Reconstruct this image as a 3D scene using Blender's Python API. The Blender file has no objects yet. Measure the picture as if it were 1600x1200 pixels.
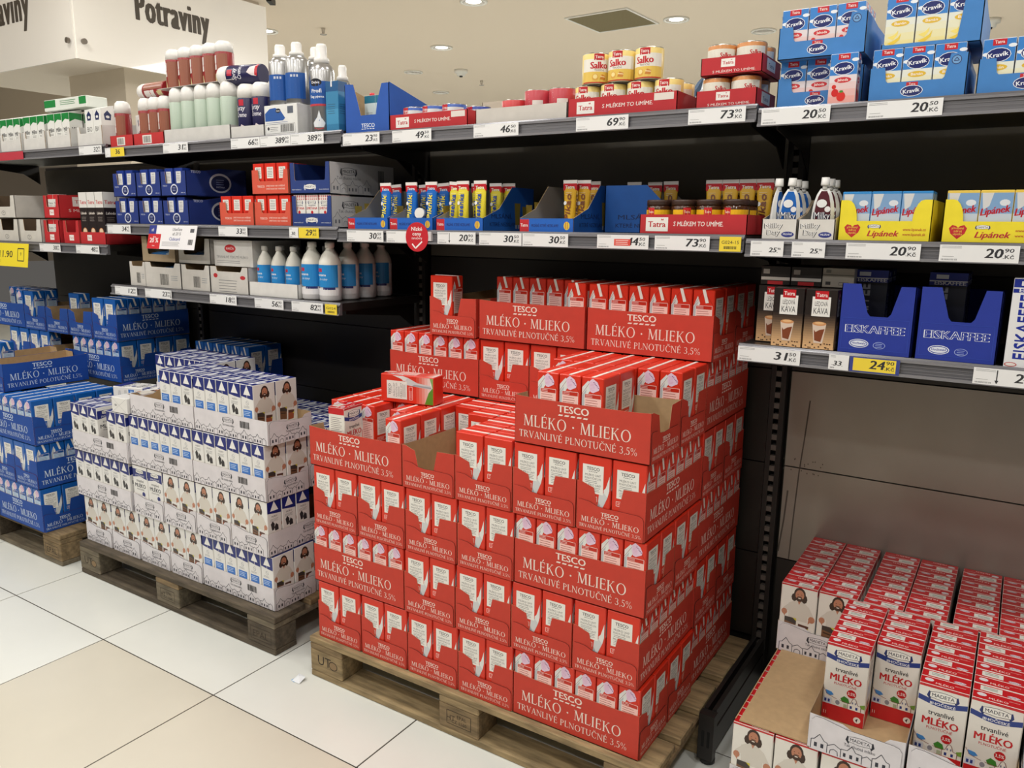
import bpy, math, random
from mathutils import Vector, Matrix
random.seed(7)
S = bpy.context.scene
COL = S.collection
PI = math.pi

# ------------------------------------------------------------------ camera
def cam_axes(yaw, pitch, roll):
    f = Vector((math.cos(pitch)*math.sin(yaw), math.cos(pitch)*math.cos(yaw), math.sin(pitch)))
    r = Vector((math.cos(yaw), -math.sin(yaw), 0)); u = r.cross(f)
    return math.cos(roll)*r+math.sin(roll)*u, -math.sin(roll)*r+math.cos(roll)*u, f
cd = bpy.data.cameras.new('camera'); cam = bpy.data.objects.new('camera', cd); COL.objects.link(cam)
R_, U_, F_ = cam_axes(-0.5712, -0.1970, 0.0113)
mw = Matrix((R_, U_, -F_)).transposed().to_4x4(); mw.translation = Vector((1.8626, -1.7107, 1.5003))
cam.matrix_world = mw
cd.sensor_width = 36; cd.lens = 1236.5/1600*36; cd.clip_start = .05; cd.clip_end = 100
S.camera = cam

# ------------------------------------------------------------------ light and exposure
S.view_settings.view_transform = 'Standard'; S.view_settings.look = 'None'
S.view_settings.gamma = 1; S.view_settings.use_curve_mapping = False
S.view_settings.exposure = 0.0
W = bpy.data.worlds.new('world'); S.world = W; W.use_nodes = True
W.node_tree.nodes['Background'].inputs[0].default_value = (1.0, .94, .87, 1)
W.node_tree.nodes['Background'].inputs[1].default_value = 0.10
def area(name, loc, sx, sy, power, col=(1, .985, .95), rot=(0, 0, 0)):
    l = bpy.data.lights.new(name, 'AREA'); l.shape = 'RECTANGLE'; l.size = sx; l.size_y = sy
    l.energy = power; l.color = col
    o = bpy.data.objects.new(name, l); o.location = loc; o.rotation_euler = rot; COL.objects.link(o)
    return o
# rows of ceiling lamps over the aisle
for ly, pw in ((-.45, 13), (.95, 8), (-1.85, 14.5), (-3.3, 20)):
    for lx in (-3.6, -2.1, -.6, .9, 2.4):
        area('ceiling_lamp_light', (lx, ly, 3.37), .24, .24, pw)
# lamps that wash the ceiling and the far hall
for lx, ly in [(-6, 5), (-1, 5), (4, 5), (-8, 12), (0, 12)]:
    area('hall_lamp_light', (lx, ly, 3.36), 1.2, 1.2, 120)

# ------------------------------------------------------------------ colours and materials
def lin(c):
    return tuple((v/255/12.92 if v/255 <= .04045 else ((v/255+.055)/1.055)**2.4) for v in c)
MC = {}
def mat(name, rgb, rough=.5, metal=0.0, var=0.0, scale=40., bump=0.0, alpha=None, coat=0.0, trans=0.0, emit=0.0, grain=None):
    key = name
    if key in MC: return MC[key]
    m = bpy.data.materials.new(name); m.use_nodes = True; nt = m.node_tree; b = nt.nodes['Principled BSDF']
    c = lin(rgb)
    b.inputs['Base Color'].default_value = (*c, 1); b.inputs['Roughness'].default_value = rough
    b.inputs['Metallic'].default_value = metal; b.inputs['Coat Weight'].default_value = coat
    b.inputs['Transmission Weight'].default_value = trans
    if emit:
        b.inputs['Emission Color'].default_value = (*c, 1); b.inputs['Emission Strength'].default_value = emit
    if var or bump:
        tc = nt.nodes.new('ShaderNodeTexCoord'); n = nt.nodes.new('ShaderNodeTexNoise'); src = tc.outputs['Object']
        if grain:
            mp = nt.nodes.new('ShaderNodeMapping'); mp.inputs['Scale'].default_value = grain; nt.links.new(src, mp.inputs['Vector']); src = mp.outputs['Vector']
        n.inputs['Scale'].default_value = scale; n.inputs['Detail'].default_value = 4
        nt.links.new(src, n.inputs['Vector'])
        if var:
            r = nt.nodes.new('ShaderNodeValToRGB')
            r.color_ramp.elements[0].position = .3; r.color_ramp.elements[1].position = .7
            r.color_ramp.elements[0].color = (*[v*(1-var) for v in c], 1); r.color_ramp.elements[1].color = (*[min(1, v*(1+var)) for v in c], 1)
            nt.links.new(n.outputs['Fac'], r.inputs['Fac']); nt.links.new(r.outputs['Color'], b.inputs['Base Color'])
        if bump:
            bp = nt.nodes.new('ShaderNodeBump'); bp.inputs['Strength'].default_value = bump; bp.inputs['Distance'].default_value = .002
            nt.links.new(n.outputs['Fac'], bp.inputs['Height']); nt.links.new(bp.outputs['Normal'], b.inputs['Normal'])
    MC[key] = m; return m
def ink(rgb, rough=.45):
    """printed colour"""
    rgb = tuple(int(v) for v in rgb)
    return mat('print_%d_%d_%d_%d' % (*rgb, int(rough*100)), rgb, rough)
def board(rgb):
    """matt printed cardboard"""
    return mat('cardboard_%d_%d_%d' % tuple(rgb), rgb, .62, var=.05, scale=25)
KRAFT = mat('kraft_cardboard', (178, 150, 112), .75, var=.06, scale=60)

# ------------------------------------------------------------------ mesh builder
class MB:
    def __init__(s): s.v = []; s.f = []; s.m = []; s.sm = []; s.mats = []
    def mi(s, m):
        if m not in s.mats: s.mats.append(m)
        return s.mats.index(m)
    def add(s, vs, fs, m, smooth=False):
        k = len(s.v); s.v += [tuple(v) for v in vs]; i = s.mi(m)
        for f in fs: s.f.append([k+a for a in f]); s.m.append(i); s.sm.append(smooth)
    def box(s, x0, y0, z0, x1, y1, z1, m, cham=0):
        if cham:
            c = cham
            a = [(x0+c, y0), (x1-c, y0), (x1, y0+c), (x1, y1-c), (x1-c, y1), (x0+c, y1), (x0, y1-c), (x0, y0+c)]
            i = [(x0+c, y0+c), (x1-c, y0+c), (x1-c, y0+c), (x1-c, y1-c), (x1-c, y1-c), (x0+c, y1-c), (x0+c, y1-c), (x0+c, y0+c)]
            rings = [[(x, y, z0) for x, y in i], [(x, y, z0+c) for x, y in a], [(x, y, z1-c) for x, y in a], [(x, y, z1) for x, y in i]]
            vs = sum(rings, []); fs = [list(range(7, -1, -1)), list(range(24, 32))]
            for r in range(3):
                for j in range(8):
                    n = (j+1) % 8; fs.append([r*8+j, r*8+n, r*8+8+n, r*8+8+j])
            s.add(vs, fs, m); return
        vs = [(x0, y0, z0), (x1, y0, z0), (x1, y1, z0), (x0, y1, z0), (x0, y0, z1), (x1, y0, z1), (x1, y1, z1), (x0, y1, z1)]
        s.add(vs, [[3, 2, 1, 0], [4, 5, 6, 7], [0, 1, 5, 4], [1, 2, 6, 5], [2, 3, 7, 6], [3, 0, 4, 7]], m)
    def prism(s, fr, poly, t0, t1, m, mback=None, medge=None):
        """2D polygon on frame fr, extruded from offset t0 to t1 along its normal"""
        n = len(poly); ar = sum(poly[i][0]*poly[(i+1) % n][1]-poly[(i+1) % n][0]*poly[i][1] for i in range(n))
        if ar < 0: poly = poly[::-1]
        fr2 = [fr(x, y, t1) for x, y in poly]; bk = [fr(x, y, t0) for x, y in poly]
        s.add(fr2, [list(range(n))], m); s.add(bk, [list(range(n-1, -1, -1))], mback or m)
        s.add(fr2+bk, [[n+i, n+(i+1) % n, (i+1) % n, i] for i in range(n)], medge or mback or m)
    def flat(s, fr, polys, off, m, smooth=False):
        for poly in polys:
            n = len(poly); ar = sum(poly[i][0]*poly[(i+1) % n][1]-poly[(i+1) % n][0]*poly[i][1] for i in range(n))
            if ar < 0: poly = poly[::-1]
            s.add([fr(x, y, off) for x, y in poly], [list(range(n))], m, smooth)
    def lathe(s, prof, m, n=20, c=(0, 0, 0), smooth=True, mats=None, axis='z', cap=True):
        """prof: list of (r, z); mats: material per segment"""
        k = len(s.v)
        for r, z in prof:
            for j in range(n):
                a = 2*PI*j/n; p = (r*math.cos(a), r*math.sin(a), z)
                if axis == 'x': p = (z, r*math.cos(a), r*math.sin(a))
                s.v.append((c[0]+p[0], c[1]+p[1], c[2]+p[2]))
        for i in range(len(prof)-1):
            mi = s.mi(mats[i] if mats else m)
            for j in range(n):
                q = (j+1) % n
                s.f.append([k+i*n+j, k+i*n+q, k+i*n+n+q, k+i*n+n+j]); s.m.append(mi); s.sm.append(smooth)
        if not cap: return
        if prof[0][0] > 1e-6: s.f.append([k+j for j in range(n-1, -1, -1)]); s.m.append(s.mi(mats[0] if mats else m)); s.sm.append(False)
        if prof[-1][0] > 1e-6: s.f.append([k+(len(prof)-1)*n+j for j in range(n)]); s.m.append(s.mi(mats[-1] if mats else m)); s.sm.append(False)
    def mesh(s, name):
        me = bpy.data.meshes.new(name); me.from_pydata(s.v, [], s.f)
        for m in s.mats: me.materials.append(m)
        me.polygons.foreach_set('material_index', s.m); me.polygons.foreach_set('use_smooth', s.sm)
        me.update(); return me

def frame(o, u, v):
    o, u, v = Vector(o), Vector(u), Vector(v); n = u.cross(v)
    return lambda x, y, t=0.0: tuple(o+u*x+v*y+n*t)
def wrap(c, r, a0, z0=0.0):
    """frame round a cylinder: x runs along the arc, y up"""
    f = lambda x, y, t=0.0: (c[0]+(r+t)*math.cos(a0+x/r), c[1]+(r+t)*math.sin(a0+x/r), z0+y)
    f.r = r; return f
def wrap_x(c, r, a0):
    return lambda x, y, t=0.0: (c[0]+x, c[1]+(r+t)*math.cos(a0+y/r), c[2]+(r+t)*math.sin(a0+y/r))

# ------------------------------------------------------------------ lettering
TC = {}
def glyphs(text, bold=0.0, shear=0.0, res=2, space=1.0):
    key = (text, bold, shear, space)
    if key in TC: return TC[key]
    cu = bpy.data.curves.new('lettering', 'FONT'); cu.body = text; cu.size = 1; cu.offset = bold; cu.shear = shear; cu.space_character = space
    cu.resolution_u = res; cu.fill_mode = 'FRONT'
    o = bpy.data.objects.new('lettering', cu); COL.objects.link(o)
    dg = bpy.context.evaluated_depsgraph_get(); me = o.evaluated_get(dg).to_mesh()
    me.calc_loop_triangles()
    vs = [(v.co.x, v.co.y) for v in me.vertices]; ts = [tuple(t.vertices) for t in me.loop_triangles]
    o.evaluated_get(dg).to_mesh_clear()
    bpy.data.objects.remove(o); bpy.data.curves.remove(cu)
    if not vs: vs = [(0, 0)]
    x0 = min(v[0] for v in vs); x1 = max(v[0] for v in vs)
    vs = [(x-x0, y) for x, y in vs]
    TC[key] = (vs, ts, x1-x0); return TC[key]
# a thin-and-thick roman capital face, drawn stroke by stroke (unit cap height)
def _st(x0, y0, x1, y1, w):
    dx, dy = x1-x0, y1-y0
    if abs(dy) >= abs(dx)*.3: return [(x0-w/2, y0), (x0+w/2, y0), (x1+w/2, y1), (x1-w/2, y1)]
    return [(x0, y0-w/2), (x1, y1-w/2), (x1, y1+w/2), (x0, y0+w/2)]
def _sf(x, y, w=.2): return [(x-w/2, y-.02), (x+w/2, y-.02), (x+w/2, y+.02), (x-w/2, y+.02)]
def _ring(cx, cy, rx, ry, tx, ty, a0=0, a1=360, n=16):
    out = []
    for i in range(n):
        a = math.radians(a0+(a1-a0)*i/n); b = math.radians(a0+(a1-a0)*(i+1)/n)
        out.append([(cx+rx*math.cos(a), cy+ry*math.sin(a)), (cx+rx*math.cos(b), cy+ry*math.sin(b)),
                    (cx+(rx-tx)*math.cos(b), cy+(ry-ty)*math.sin(b)), (cx+(rx-tx)*math.cos(a), cy+(ry-ty)*math.sin(a))])
    return out
K, k_ = .13, .055
ROM = {
 'M': ([_st(.12, 0, .16, 1, k_), _st(.18, 1, .5, .03, K), _st(.5, .03, .8, 1, k_), _st(.86, 0, .82, 1, K), _sf(.12, .02), _sf(.87, .02, .26), _sf(.1, .98, .16), _sf(.88, .98, .16)], 1.0),
 'L': ([_st(.14, 0, .14, 1, K), _st(.1, .03, .58, .03, .06), _st(.56, .03, .6, .24, .04), _sf(.14, .98, .26)], .64),
 'E': ([_st(.14, 0, .14, 1, K), _st(.1, .03, .56, .03, .06), _st(.1, .97, .54, .97, .06), _st(.1, .53, .46, .53, .05), _st(.56, .03, .58, .22, .04), _st(.54, .8, .54, .97, .04), _st(.46, .43, .46, .63, .04)], .64),
 'K': ([_st(.14, 0, .14, 1, K), _st(.2, .48, .6, .98, k_), _st(.32, .6, .68, .02, K), _sf(.14, .02, .26), _sf(.14, .98, .26), _sf(.6, .98, .2), _sf(.7, .02, .24)], .8),
 'O': (_ring(.48, .5, .44, .52, .13, .05), .96),
 'I': ([_st(.15, 0, .15, 1, K), _sf(.15, .02, .28), _sf(.15, .98, .28)], .32),
 'T': ([_st(.36, 0, .36, 1, K), _st(.04, .97, .68, .97, .06), _sf(.36, .02, .28), _st(.05, .78, .04, .97, .04), _st(.67, .78, .68, .97, .04)], .72),
 'R': ([_st(.14, 0, .14, 1, K), _sf(.14, .02, .26), _sf(.1, .98, .16), _st(.34, .5, .66, .02, K), _sf(.7, .02, .16)]+_ring(.22, .74, .38, .26, .12, .05, -90, 90, 8), .76),
 'P': ([_st(.14, 0, .14, 1, K), _sf(.14, .02, .28), _sf(.1, .98, .16)]+_ring(.22, .72, .38, .28, .12, .05, -90, 90, 8), .66),
 'V': ([_st(.14, 1, .44, 0, K), _st(.44, 0, .72, 1, k_), _sf(.14, .98, .26), _sf(.72, .98, .22)], .82),
 'A': ([_st(.1, 0, .4, 1, k_), _st(.42, 1, .7, 0, K), _st(.2, .34, .6, .34, .05), _sf(.1, .02, .22), _sf(.7, .02, .26)], .82),
 'N': ([_st(.12, 0, .12, 1, k_), _st(.14, 1, .76, .02, K), _st(.76, 0, .76, 1, k_), _sf(.12, .02, .22), _sf(.76, .98, .22), _sf(.08, .98, .16)], .9),
 'U': ([_st(.15, .35, .15, 1, K), _st(.7, .35, .7, 1, k_), _sf(.15, .98, .26), _sf(.7, .98, .22)]+_ring(.42, .35, .31, .37, .12, .05, 180, 360, 8), .86),
 'C': (_ring(.46, .5, .42, .52, .13, .05, 45, 315, 14)+[_st(.76, .76, .78, .96, .04)], .82),
 '3': (_ring(.22, .75, .26, .25, .1, .05, -90, 150, 7)+_ring(.22, .28, .3, .28, .12, .05, -150, 90, 7), .56),
 '5': (_ring(.22, .32, .3, .33, .12, .05, -150, 110, 8)+[_st(.12, .58, .14, .98, .05), _st(.12, .95, .46, .95, .08)], .58),
 '1': ([_st(.2, 0, .2, 1, K), _sf(.2, .02, .28), _st(.06, .86, .2, .96, .05)], .4),
 ',': ([[(.08, 0), (.16, .12), (.2, .05), (.1, -.16)]], .26), '.': ([[(.06, 0), (.18, 0), (.18, .12), (.06, .12)]], .26),
 '%': (_ring(.18, .76, .17, .24, .06, .04, n=10)+_ring(.72, .24, .17, .24, .06, .04, n=10)+[_st(.22, 0, .68, 1, .05)], .94),
 '-': (_ring(.18, .45, .09, .09, .089, .089, n=8), .38), ' ': ([], .34)}
def roman(text):
    key = 'R:'+text
    if key in TC: return TC[key]
    out = []; x = 0
    for ch in text:
        base = {'É': 'E', 'Č': 'C'}.get(ch, ch); g, w = ROM[base]
        out += [[(x+a, b) for a, b in p] for p in g]
        if ch == 'É': out.append([(x+.26, 1.06), (x+.34, 1.06), (x+.46, 1.26), (x+.38, 1.26)])
        if ch == 'Č': out += [[(x+.44, 1.06), (x+.5, 1.1), (x+.34, 1.25), (x+.28, 1.22)], [(x+.44, 1.06), (x+.5, 1.06), (x+.66, 1.22), (x+.6, 1.25)]]
        x += w+.06
    TC[key] = (out, x-.06); return TC[key]

class Art:
    """print on a face: fr is a frame in metres; every item sits a hair above the one before"""
    def __init__(s, mb, fr, off=.00010, step=.00002, rough=.45):
        s.mb = mb; s.fr = fr; s.o = off; s.st = step; s.ro = rough
        if getattr(fr, 'r', None): s.o = max(off, fr.r*.010)
    def _n(s): s.o += s.st; return s.o
    def c(s, c): return c if not isinstance(c, tuple) else ink(c, s.ro)
    def poly(s, p, c):
        r = getattr(s.fr, 'r', None); ps = [p]
        if r:
            ps = []; st = r*.2; xa = min(q[0] for q in p); xb = max(q[0] for q in p); k = math.floor(xa/st)
            while k*st < xb:
                cl = p
                for lim, sg in ((k*st, 1), ((k+1)*st, -1)):
                    out = []
                    for i in range(len(cl)):
                        A, B = cl[i-1], cl[i]; ia, ib = sg*(A[0]-lim) >= 0, sg*(B[0]-lim) >= 0
                        if ia != ib: t = (lim-A[0])/(B[0]-A[0]); out.append((lim, A[1]+t*(B[1]-A[1])))
                        if ib: out.append(B)
                    cl = out
                    if not cl: break
                if len(cl) > 2: ps.append(cl)
                k += 1
        s.mb.flat(s.fr, ps, s._n(), s.c(c))
    def rect(s, x0, y0, x1, y1, c, seg=1):
        ps = []
        for i in range(seg):
            a = x0+(x1-x0)*i/seg; b = x0+(x1-x0)*(i+1)/seg; ps.append([(a, y0), (b, y0), (b, y1), (a, y1)])
        s.mb.flat(s.fr, ps, s._n(), s.c(c))
    def bars(s, rects, c): s.mb.flat(s.fr, [[(a, b), (d, b), (d, e), (a, e)] for a, b, d, e in rects], s._n(), s.c(c))
    def ell(s, cx, cy, rx, ry, c, n=14): s.poly([(cx+rx*math.cos(2*PI*i/n), cy+ry*math.sin(2*PI*i/n)) for i in range(n)], c)
    def line(s, pts, w, c):
        ps = []
        for (ax, ay), (bx, by) in zip(pts, pts[1:]):
            d = math.hypot(bx-ax, by-ay) or 1; nx, ny = -(by-ay)/d*w/2, (bx-ax)/d*w/2
            ps.append([(ax-nx, ay-ny), (bx-nx, by-ny), (bx+nx, by+ny), (ax+nx, ay+ny)])
        s.mb.flat(s.fr, ps, s._n(), s.c(c))
    def frame(s, x0, y0, x1, y1, w, c): s.line([(x0, y0), (x1, y0), (x1, y1), (x0, y1), (x0, y0)], w, c)
    def text(s, t, x, y, h, c, al='c', bold=0.0, shear=0.0, wid=None, rot=0.0, arc=0.0, space=1.0):
        fake = max(0, bold); vs, ts, w = glyphs(t, 0.0, shear, 2, space); sc = h/.72; sx = sc if wid is None else wid/max(w, 1e-6)
        dx = {'c': -w/2, 'l': 0, 'r': -w}[al]; o = s._n(); cr, sr = math.cos(rot), math.sin(rot)
        P = []
        for a, b in vs:
            px, py = (a+dx)*sx, b*sc
            if arc: py -= arc*px*px
            P.append((x+px*cr-py*sr, y+px*sr+py*cr))
        n_ = max(4, math.ceil(fake/.009)); ks = [(-1+2*i/(n_-1), (.5, -.6, .6, -.5)[i % 4]) for i in range(n_)] if fake else [(0, 0)]
        for k, l in ks: s.mb.add([s.fr(a+k*fake*sc, b+l*fake*sc*(.7 if fake < .03 else .15), o+(k+1)*.000009) for a, b in P], [list(q) for q in ts], s.c(c))
    def serif(s, t, x, y, h, c, wid, al='c'):
        ps, w = roman(t); sx = wid/w; o = s._n(); d = {'c': -w/2, 'l': 0}[al]
        [s.mb.flat(s.fr, [[(x+(a+d)*sx, y+b*h) for a, b in p]], o+(i % 5)*.000008, s.c(c)) for i, p in enumerate(ps)]
    def barcode(s, x0, y0, x1, y1, c=(40, 40, 40), n=16):
        r = random.Random(3); w = (x1-x0)/n
        s.bars([(x0+i*w, y0, x0+i*w+w*r.choice((.3, .5, .7)), y1) for i in range(n)], c)
    def lines(s, x0, y1, x1, pitch, n, h, c, ragged=.25):
        r = random.Random(n); s.bars([(x0, y1-i*pitch-h, x1-(x1-x0)*ragged*r.random(), y1-i*pitch) for i in range(n)], c)

# ------------------------------------------------------------------ objects
def put(name, me, loc=(0, 0, 0), rz=0.0, parent=None, label=None, cat=None, group=None, kind=None, rot=None, scale=None):
    o = bpy.data.objects.new(name, me); COL.objects.link(o)
    o.location = loc; o.rotation_euler = rot if rot else (0, 0, rz)
    if scale: o.scale = scale
    if parent: o.parent = parent
    if label: o['label'] = label
    if cat: o['category'] = cat
    if group: o['group'] = group
    if kind: o['kind'] = kind
    return o
ORD = ['first', 'second', 'third', 'fourth', 'fifth', 'sixth', 'seventh', 'eighth', 'ninth', 'tenth', 'eleventh', 'twelfth']
# ------------------------------------------------------------------ the room
TILE = .6296; TX0 = -1.4523; TY0 = -.2802
M_WT = mat('tile_white', (222, 224, 218), .22, var=.03, scale=3)
M_BT = mat('tile_beige', (206, 201, 186), .24, var=.03, scale=3)
M_GR = mat('grout_dark', (58, 52, 46), .9)
b = MB(); b.box(-14, -8, -.02, 10, 20, -.0015, M_GR); floor = put('floor', b.mesh('floor'), kind='structure')
def tile_mesh(n, m):
    b = MB(); b.box(.0022, .0022, -.012, TILE-.0022, TILE-.0022, 0, m, cham=.0008); return b.mesh(n)
TMS = [tile_mesh('tile_white', M_WT), tile_mesh('tile_beige', M_BT)]
# pale strip along the shelving, beige field in the aisle
for i in range(-6, 5):
    for j in range(-4, 2):
        beige = j <= -2 or (j == -1 and i >= 1)
        put('tile', TMS[1 if beige else 0], (TX0+i*TILE, TY0+j*TILE, 0), parent=floor)
b = MB(); b.box(-14, TY0+2*TILE, -.012, 10, 20, 0, M_WT); b.box(TX0+5*TILE, -8, -.012, 10, TY0+2*TILE, 0, M_WT)
b.box(-14, -8, -.012, TX0-6*TILE, TY0+2*TILE, 0, M_WT); b.box(TX0-6*TILE, -8, -.012, TX0+5*TILE, TY0-4*TILE, 0, M_BT)
put('far_tiling', b.mesh('far_tiling'), parent=floor, kind='stuff')
CZ = 3.4
M_CEIL = mat('ceiling_paint', (224, 210, 192), .9)
b = MB(); b.box(-30, -9, CZ, 22, 34, CZ+.1, M_CEIL); put('ceiling', b.mesh('ceiling'), kind='structure')
M_WALL = mat('wall_paint', (222, 210, 192), .85)
b = MB(); b.box(-30, 33.8, 0, 22, 34, CZ, M_WALL); put('wall_back', b.mesh('wall_back'), kind='structure')
b = MB(); b.box(-30, -9, 0, -29.8, 33.8, CZ, M_WALL); put('wall_left', b.mesh('wall_left'), kind='structure')

M_LAMP = mat('lamp_glow', (255, 250, 240), .5, emit=9)
M_REFL = mat('lamp_reflector', (225, 220, 212), .25, metal=.6)
M_WHP = mat('white_plastic', (232, 230, 224), .45)
M_BLK = mat('black_plastic', (18, 17, 17), .4)
def downlight(x, y, label, lit=True, r=.10):
    b = MB(); b.lathe([(r+.02, 0), (r+.02, -.012), (r, -.014), (r, 0)], M_WHP, 24)
    o = put('ceiling_downlight', b.mesh('downlight_ring'), (x, y, CZ), label=label, cat='ceiling light', group='round downlights in the beige ceiling')
    b = MB(); b.lathe([(.0001, -.004), (r*.72, -.003)], M_LAMP if lit else M_REFL, 24, cap=False); put('lamp_disc', b.mesh('lamp_disc'), parent=o); b = MB(); b.lathe([(r*.62, -.002), (r-.003, -.010)], M_REFL, 24, cap=False); put('reflector', b.mesh('reflector'), parent=o)
for x, y, lab, lit in [(-3.77, 5.56, 'lit round downlight in the ceiling above the blue carton display box', True),
    (-1.14, 5.71, 'lit round downlight right beside the square ceiling vent', True), (-4.85, 4.08, 'lit round downlight next to the hanging sign edge', True),
    (-3.93, 8.46, 'far lit round downlight low over the white condensed milk cans', True), (-2.42, 4.27, 'lit round downlight cut by the top edge of the picture', True),
    (-.57, 6.55, 'unlit round downlight above the stacked caramel can trays', False), (-4.95, 6.5, 'dim round downlight above the blue display box, nearer of two', False),
    (-5.6, 7.9, 'dim round downlight above the blue display box, farther of two', False)]:
    downlight(x, y, lab, lit)
# square ventilation grille
M_GRL = mat('vent_grille', (150, 138, 104), .5, metal=.3)
b = MB(); v0 = (-1.99, 5.16); s_ = .61
for q in [(-.02, -.02, s_+.02, 0), (-.02, s_, s_+.02, s_+.02), (-.02, 0, 0, s_), (s_, 0, s_+.02, s_)]: b.box(q[0], q[1], -.012, q[2], q[3], 0, M_WHP)
vent = put('ceiling_vent', b.mesh('vent_frame'), (v0[0], v0[1], CZ), rz=math.radians(-3), label='square olive grey ventilation grille set in the beige ceiling', cat='vent')
b = MB()
for i in range(30): b.box(0, i*s_/30, -.010, s_, i*s_/30+.012, -.004, M_GRL)
put('slats', b.mesh('vent_slats'), parent=put('grille', (lambda q: (q.box(0, 0, -.003, s_, s_, -.001, M_GRL), q.mesh('vent_grille'))[1])(MB()), parent=vent))
for x, y, lab in [(1.32, 7.15, 'white smoke detector on the ceiling above the banana drink cartons'), (-4.35, 6.7, 'small white smoke detector beside the dim downlights')]:
    b = MB(); b.lathe([(.0001, -.07), (.05, -.07), (.055, -.04), (.08, -.035), (.085, 0)], M_WHP, 20); o = put('smoke_detector', b.mesh('smoke_detector'), (x, y, CZ), label=lab, cat='smoke detector')
    b = MB(); b.lathe([(.0001, -.085), (.02, -.085), (.022, -.07)], M_BLK, 12); put('sensor', b.mesh('sensor'), parent=o)
for x, y, lab in [(-4.27, 4.3, 'small ceiling sprinkler right of the hanging sign'), (-4.55, 7.43, 'small ceiling sprinkler above the white cardboard tray')]:
    b = MB(); b.lathe([(.02, 0), (.012, -.05)], M_REFL, 10); b.lathe([(.035, -.06), (.035, -.055)], M_REFL, 10); b.lathe([(.005, -.06), (.005, -.04)], M_REFL, 6)
    put('sprinkler', b.mesh('sprinkler'), (x, y, CZ), label=lab, cat='sprinkler')
b = MB(); b.box(-.02, -.02, -.05, .02, .02, 0, M_BLK); b.box(-.015, -.1, -.09, .03, .03, -.05, M_BLK)
put('ceiling_spotlight', b.mesh('ceiling_spotlight'), (-3.75, 3.2, CZ), rz=.6, label='black fitting on the ceiling cut by the top edge above the sign', cat='fitting')

# lit box sign standing out from the pillar
SX, SY, SZ = -4.05, 1.65, 2.65
M_SIGN = mat('frosted_acrylic', (236, 230, 220), .25, coat=.6, emit=.30)
M_SGR = mat('sign_metal', (140, 132, 124), .35, metal=.7)
M_SUNDER = mat('sign_underside', (228, 218, 204), .7)
b = MB(); b.box(-2.2, .03, .05, -.03, 1.70, .9, M_SUNDER)
sign = put('hanging_sign', b.mesh('sign_body'), (SX, SY, SZ), label='big box sign with frosted lit panels reading Potraviny around a pillar', cat='sign')
b = MB(); b.box(-2.2, 0, 0, -.008, .012, .72, M_SIGN); pn = put('sign_panel', b.mesh('sign_panel_front'), parent=sign)
b = MB(); b.box(-.012, .012, 0, 0, 1.75, .72, M_SIGN); pr = put('sign_panel', b.mesh('sign_panel_side'), parent=sign)
b = MB(); a = Art(b, frame((.0, 0, 0), (0, 1, 0), (0, 0, 1)), .002)
a.text('Potraviny', .82, .36, .22, (96, 88, 80), bold=.035, wid=.64, space=1.12); put('sign_lettering', b.mesh('sign_letters_side'), parent=sign)
b = MB(); a = Art(b, frame((0, 0, 0), (1, 0, 0), (0, 0, 1)), .002)
a.text('Potraviny', -1.0, .33, .24, (96, 88, 80), bold=.035, wid=.85, space=1.12); put('sign_lettering', b.mesh('sign_letters_front'), parent=sign)
for i, q in enumerate([(-.05, -.012, .12), (-1.3, -.012, .12)]):
    b = MB(); b.lathe([(.02, 0), (.02, .02)], M_SGR, 14, smooth=False); put('standoff_bolt', b.mesh('standoff_bolt'), q, parent=sign, rot=(PI/2, 0, 0))
for q in [(.01, .06, .12), (.01, .95, .66)]:
    b = MB(); b.lathe([(.02, 0), (.02, .02)], M_SGR, 14, smooth=False); put('standoff_bolt', b.mesh('standoff_bolt'), q, parent=sign, rot=(0, PI/2, 0))
b = MB(); b.box(SX-1.1, SY+.55, 0, SX-.30, SY+1.45, SZ+.05, M_WALL); put('pillar', b.mesh('pillar'), kind='structure')
b = MB(); b.box(-16, 3.9, 2.75, -7.4, 4.4, CZ, M_WALL); b.box(-20, 6.5, 2.55, -10.9, 7.0, CZ, M_WALL); put('ceiling_beam', b.mesh('ceiling_beam'), kind='structure')

# ------------------------------------------------------------------ shelving
XB, XC, XD, XE = 1.252, -.177, -1.605, -3.03
XR = 2.68
M_STEEL = mat('shelf_steel_dark', (44, 41, 39), .38, metal=.35)
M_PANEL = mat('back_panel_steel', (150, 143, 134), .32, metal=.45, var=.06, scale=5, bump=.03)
M_PANEL_SHADED = mat('back_panel_shaded', (52, 49, 46), .35, metal=.5, var=.05, scale=5)  # lower back panels: the shade behind the stacks is put into the colour
M_PANELU = mat('back_panel_upper', (98, 94, 86), .4, metal=.4, var=.05, scale=5)  # same panels higher up, coloured with less shade
M_RAIL = mat('price_rail_plastic', (104, 103, 107), .28, metal=.25)
M_RAILL = mat('price_rail_lip', (140, 139, 143), .25, metal=.2)
M_HOLE = mat('slot_shadow', (8, 8, 8), .9)
YB = .805
HOLEZ = [.03+i*.034 for i in range(52)]
names = {XB: 'black', XC: 'black', XD: 'black', XE: 'black'}
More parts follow.
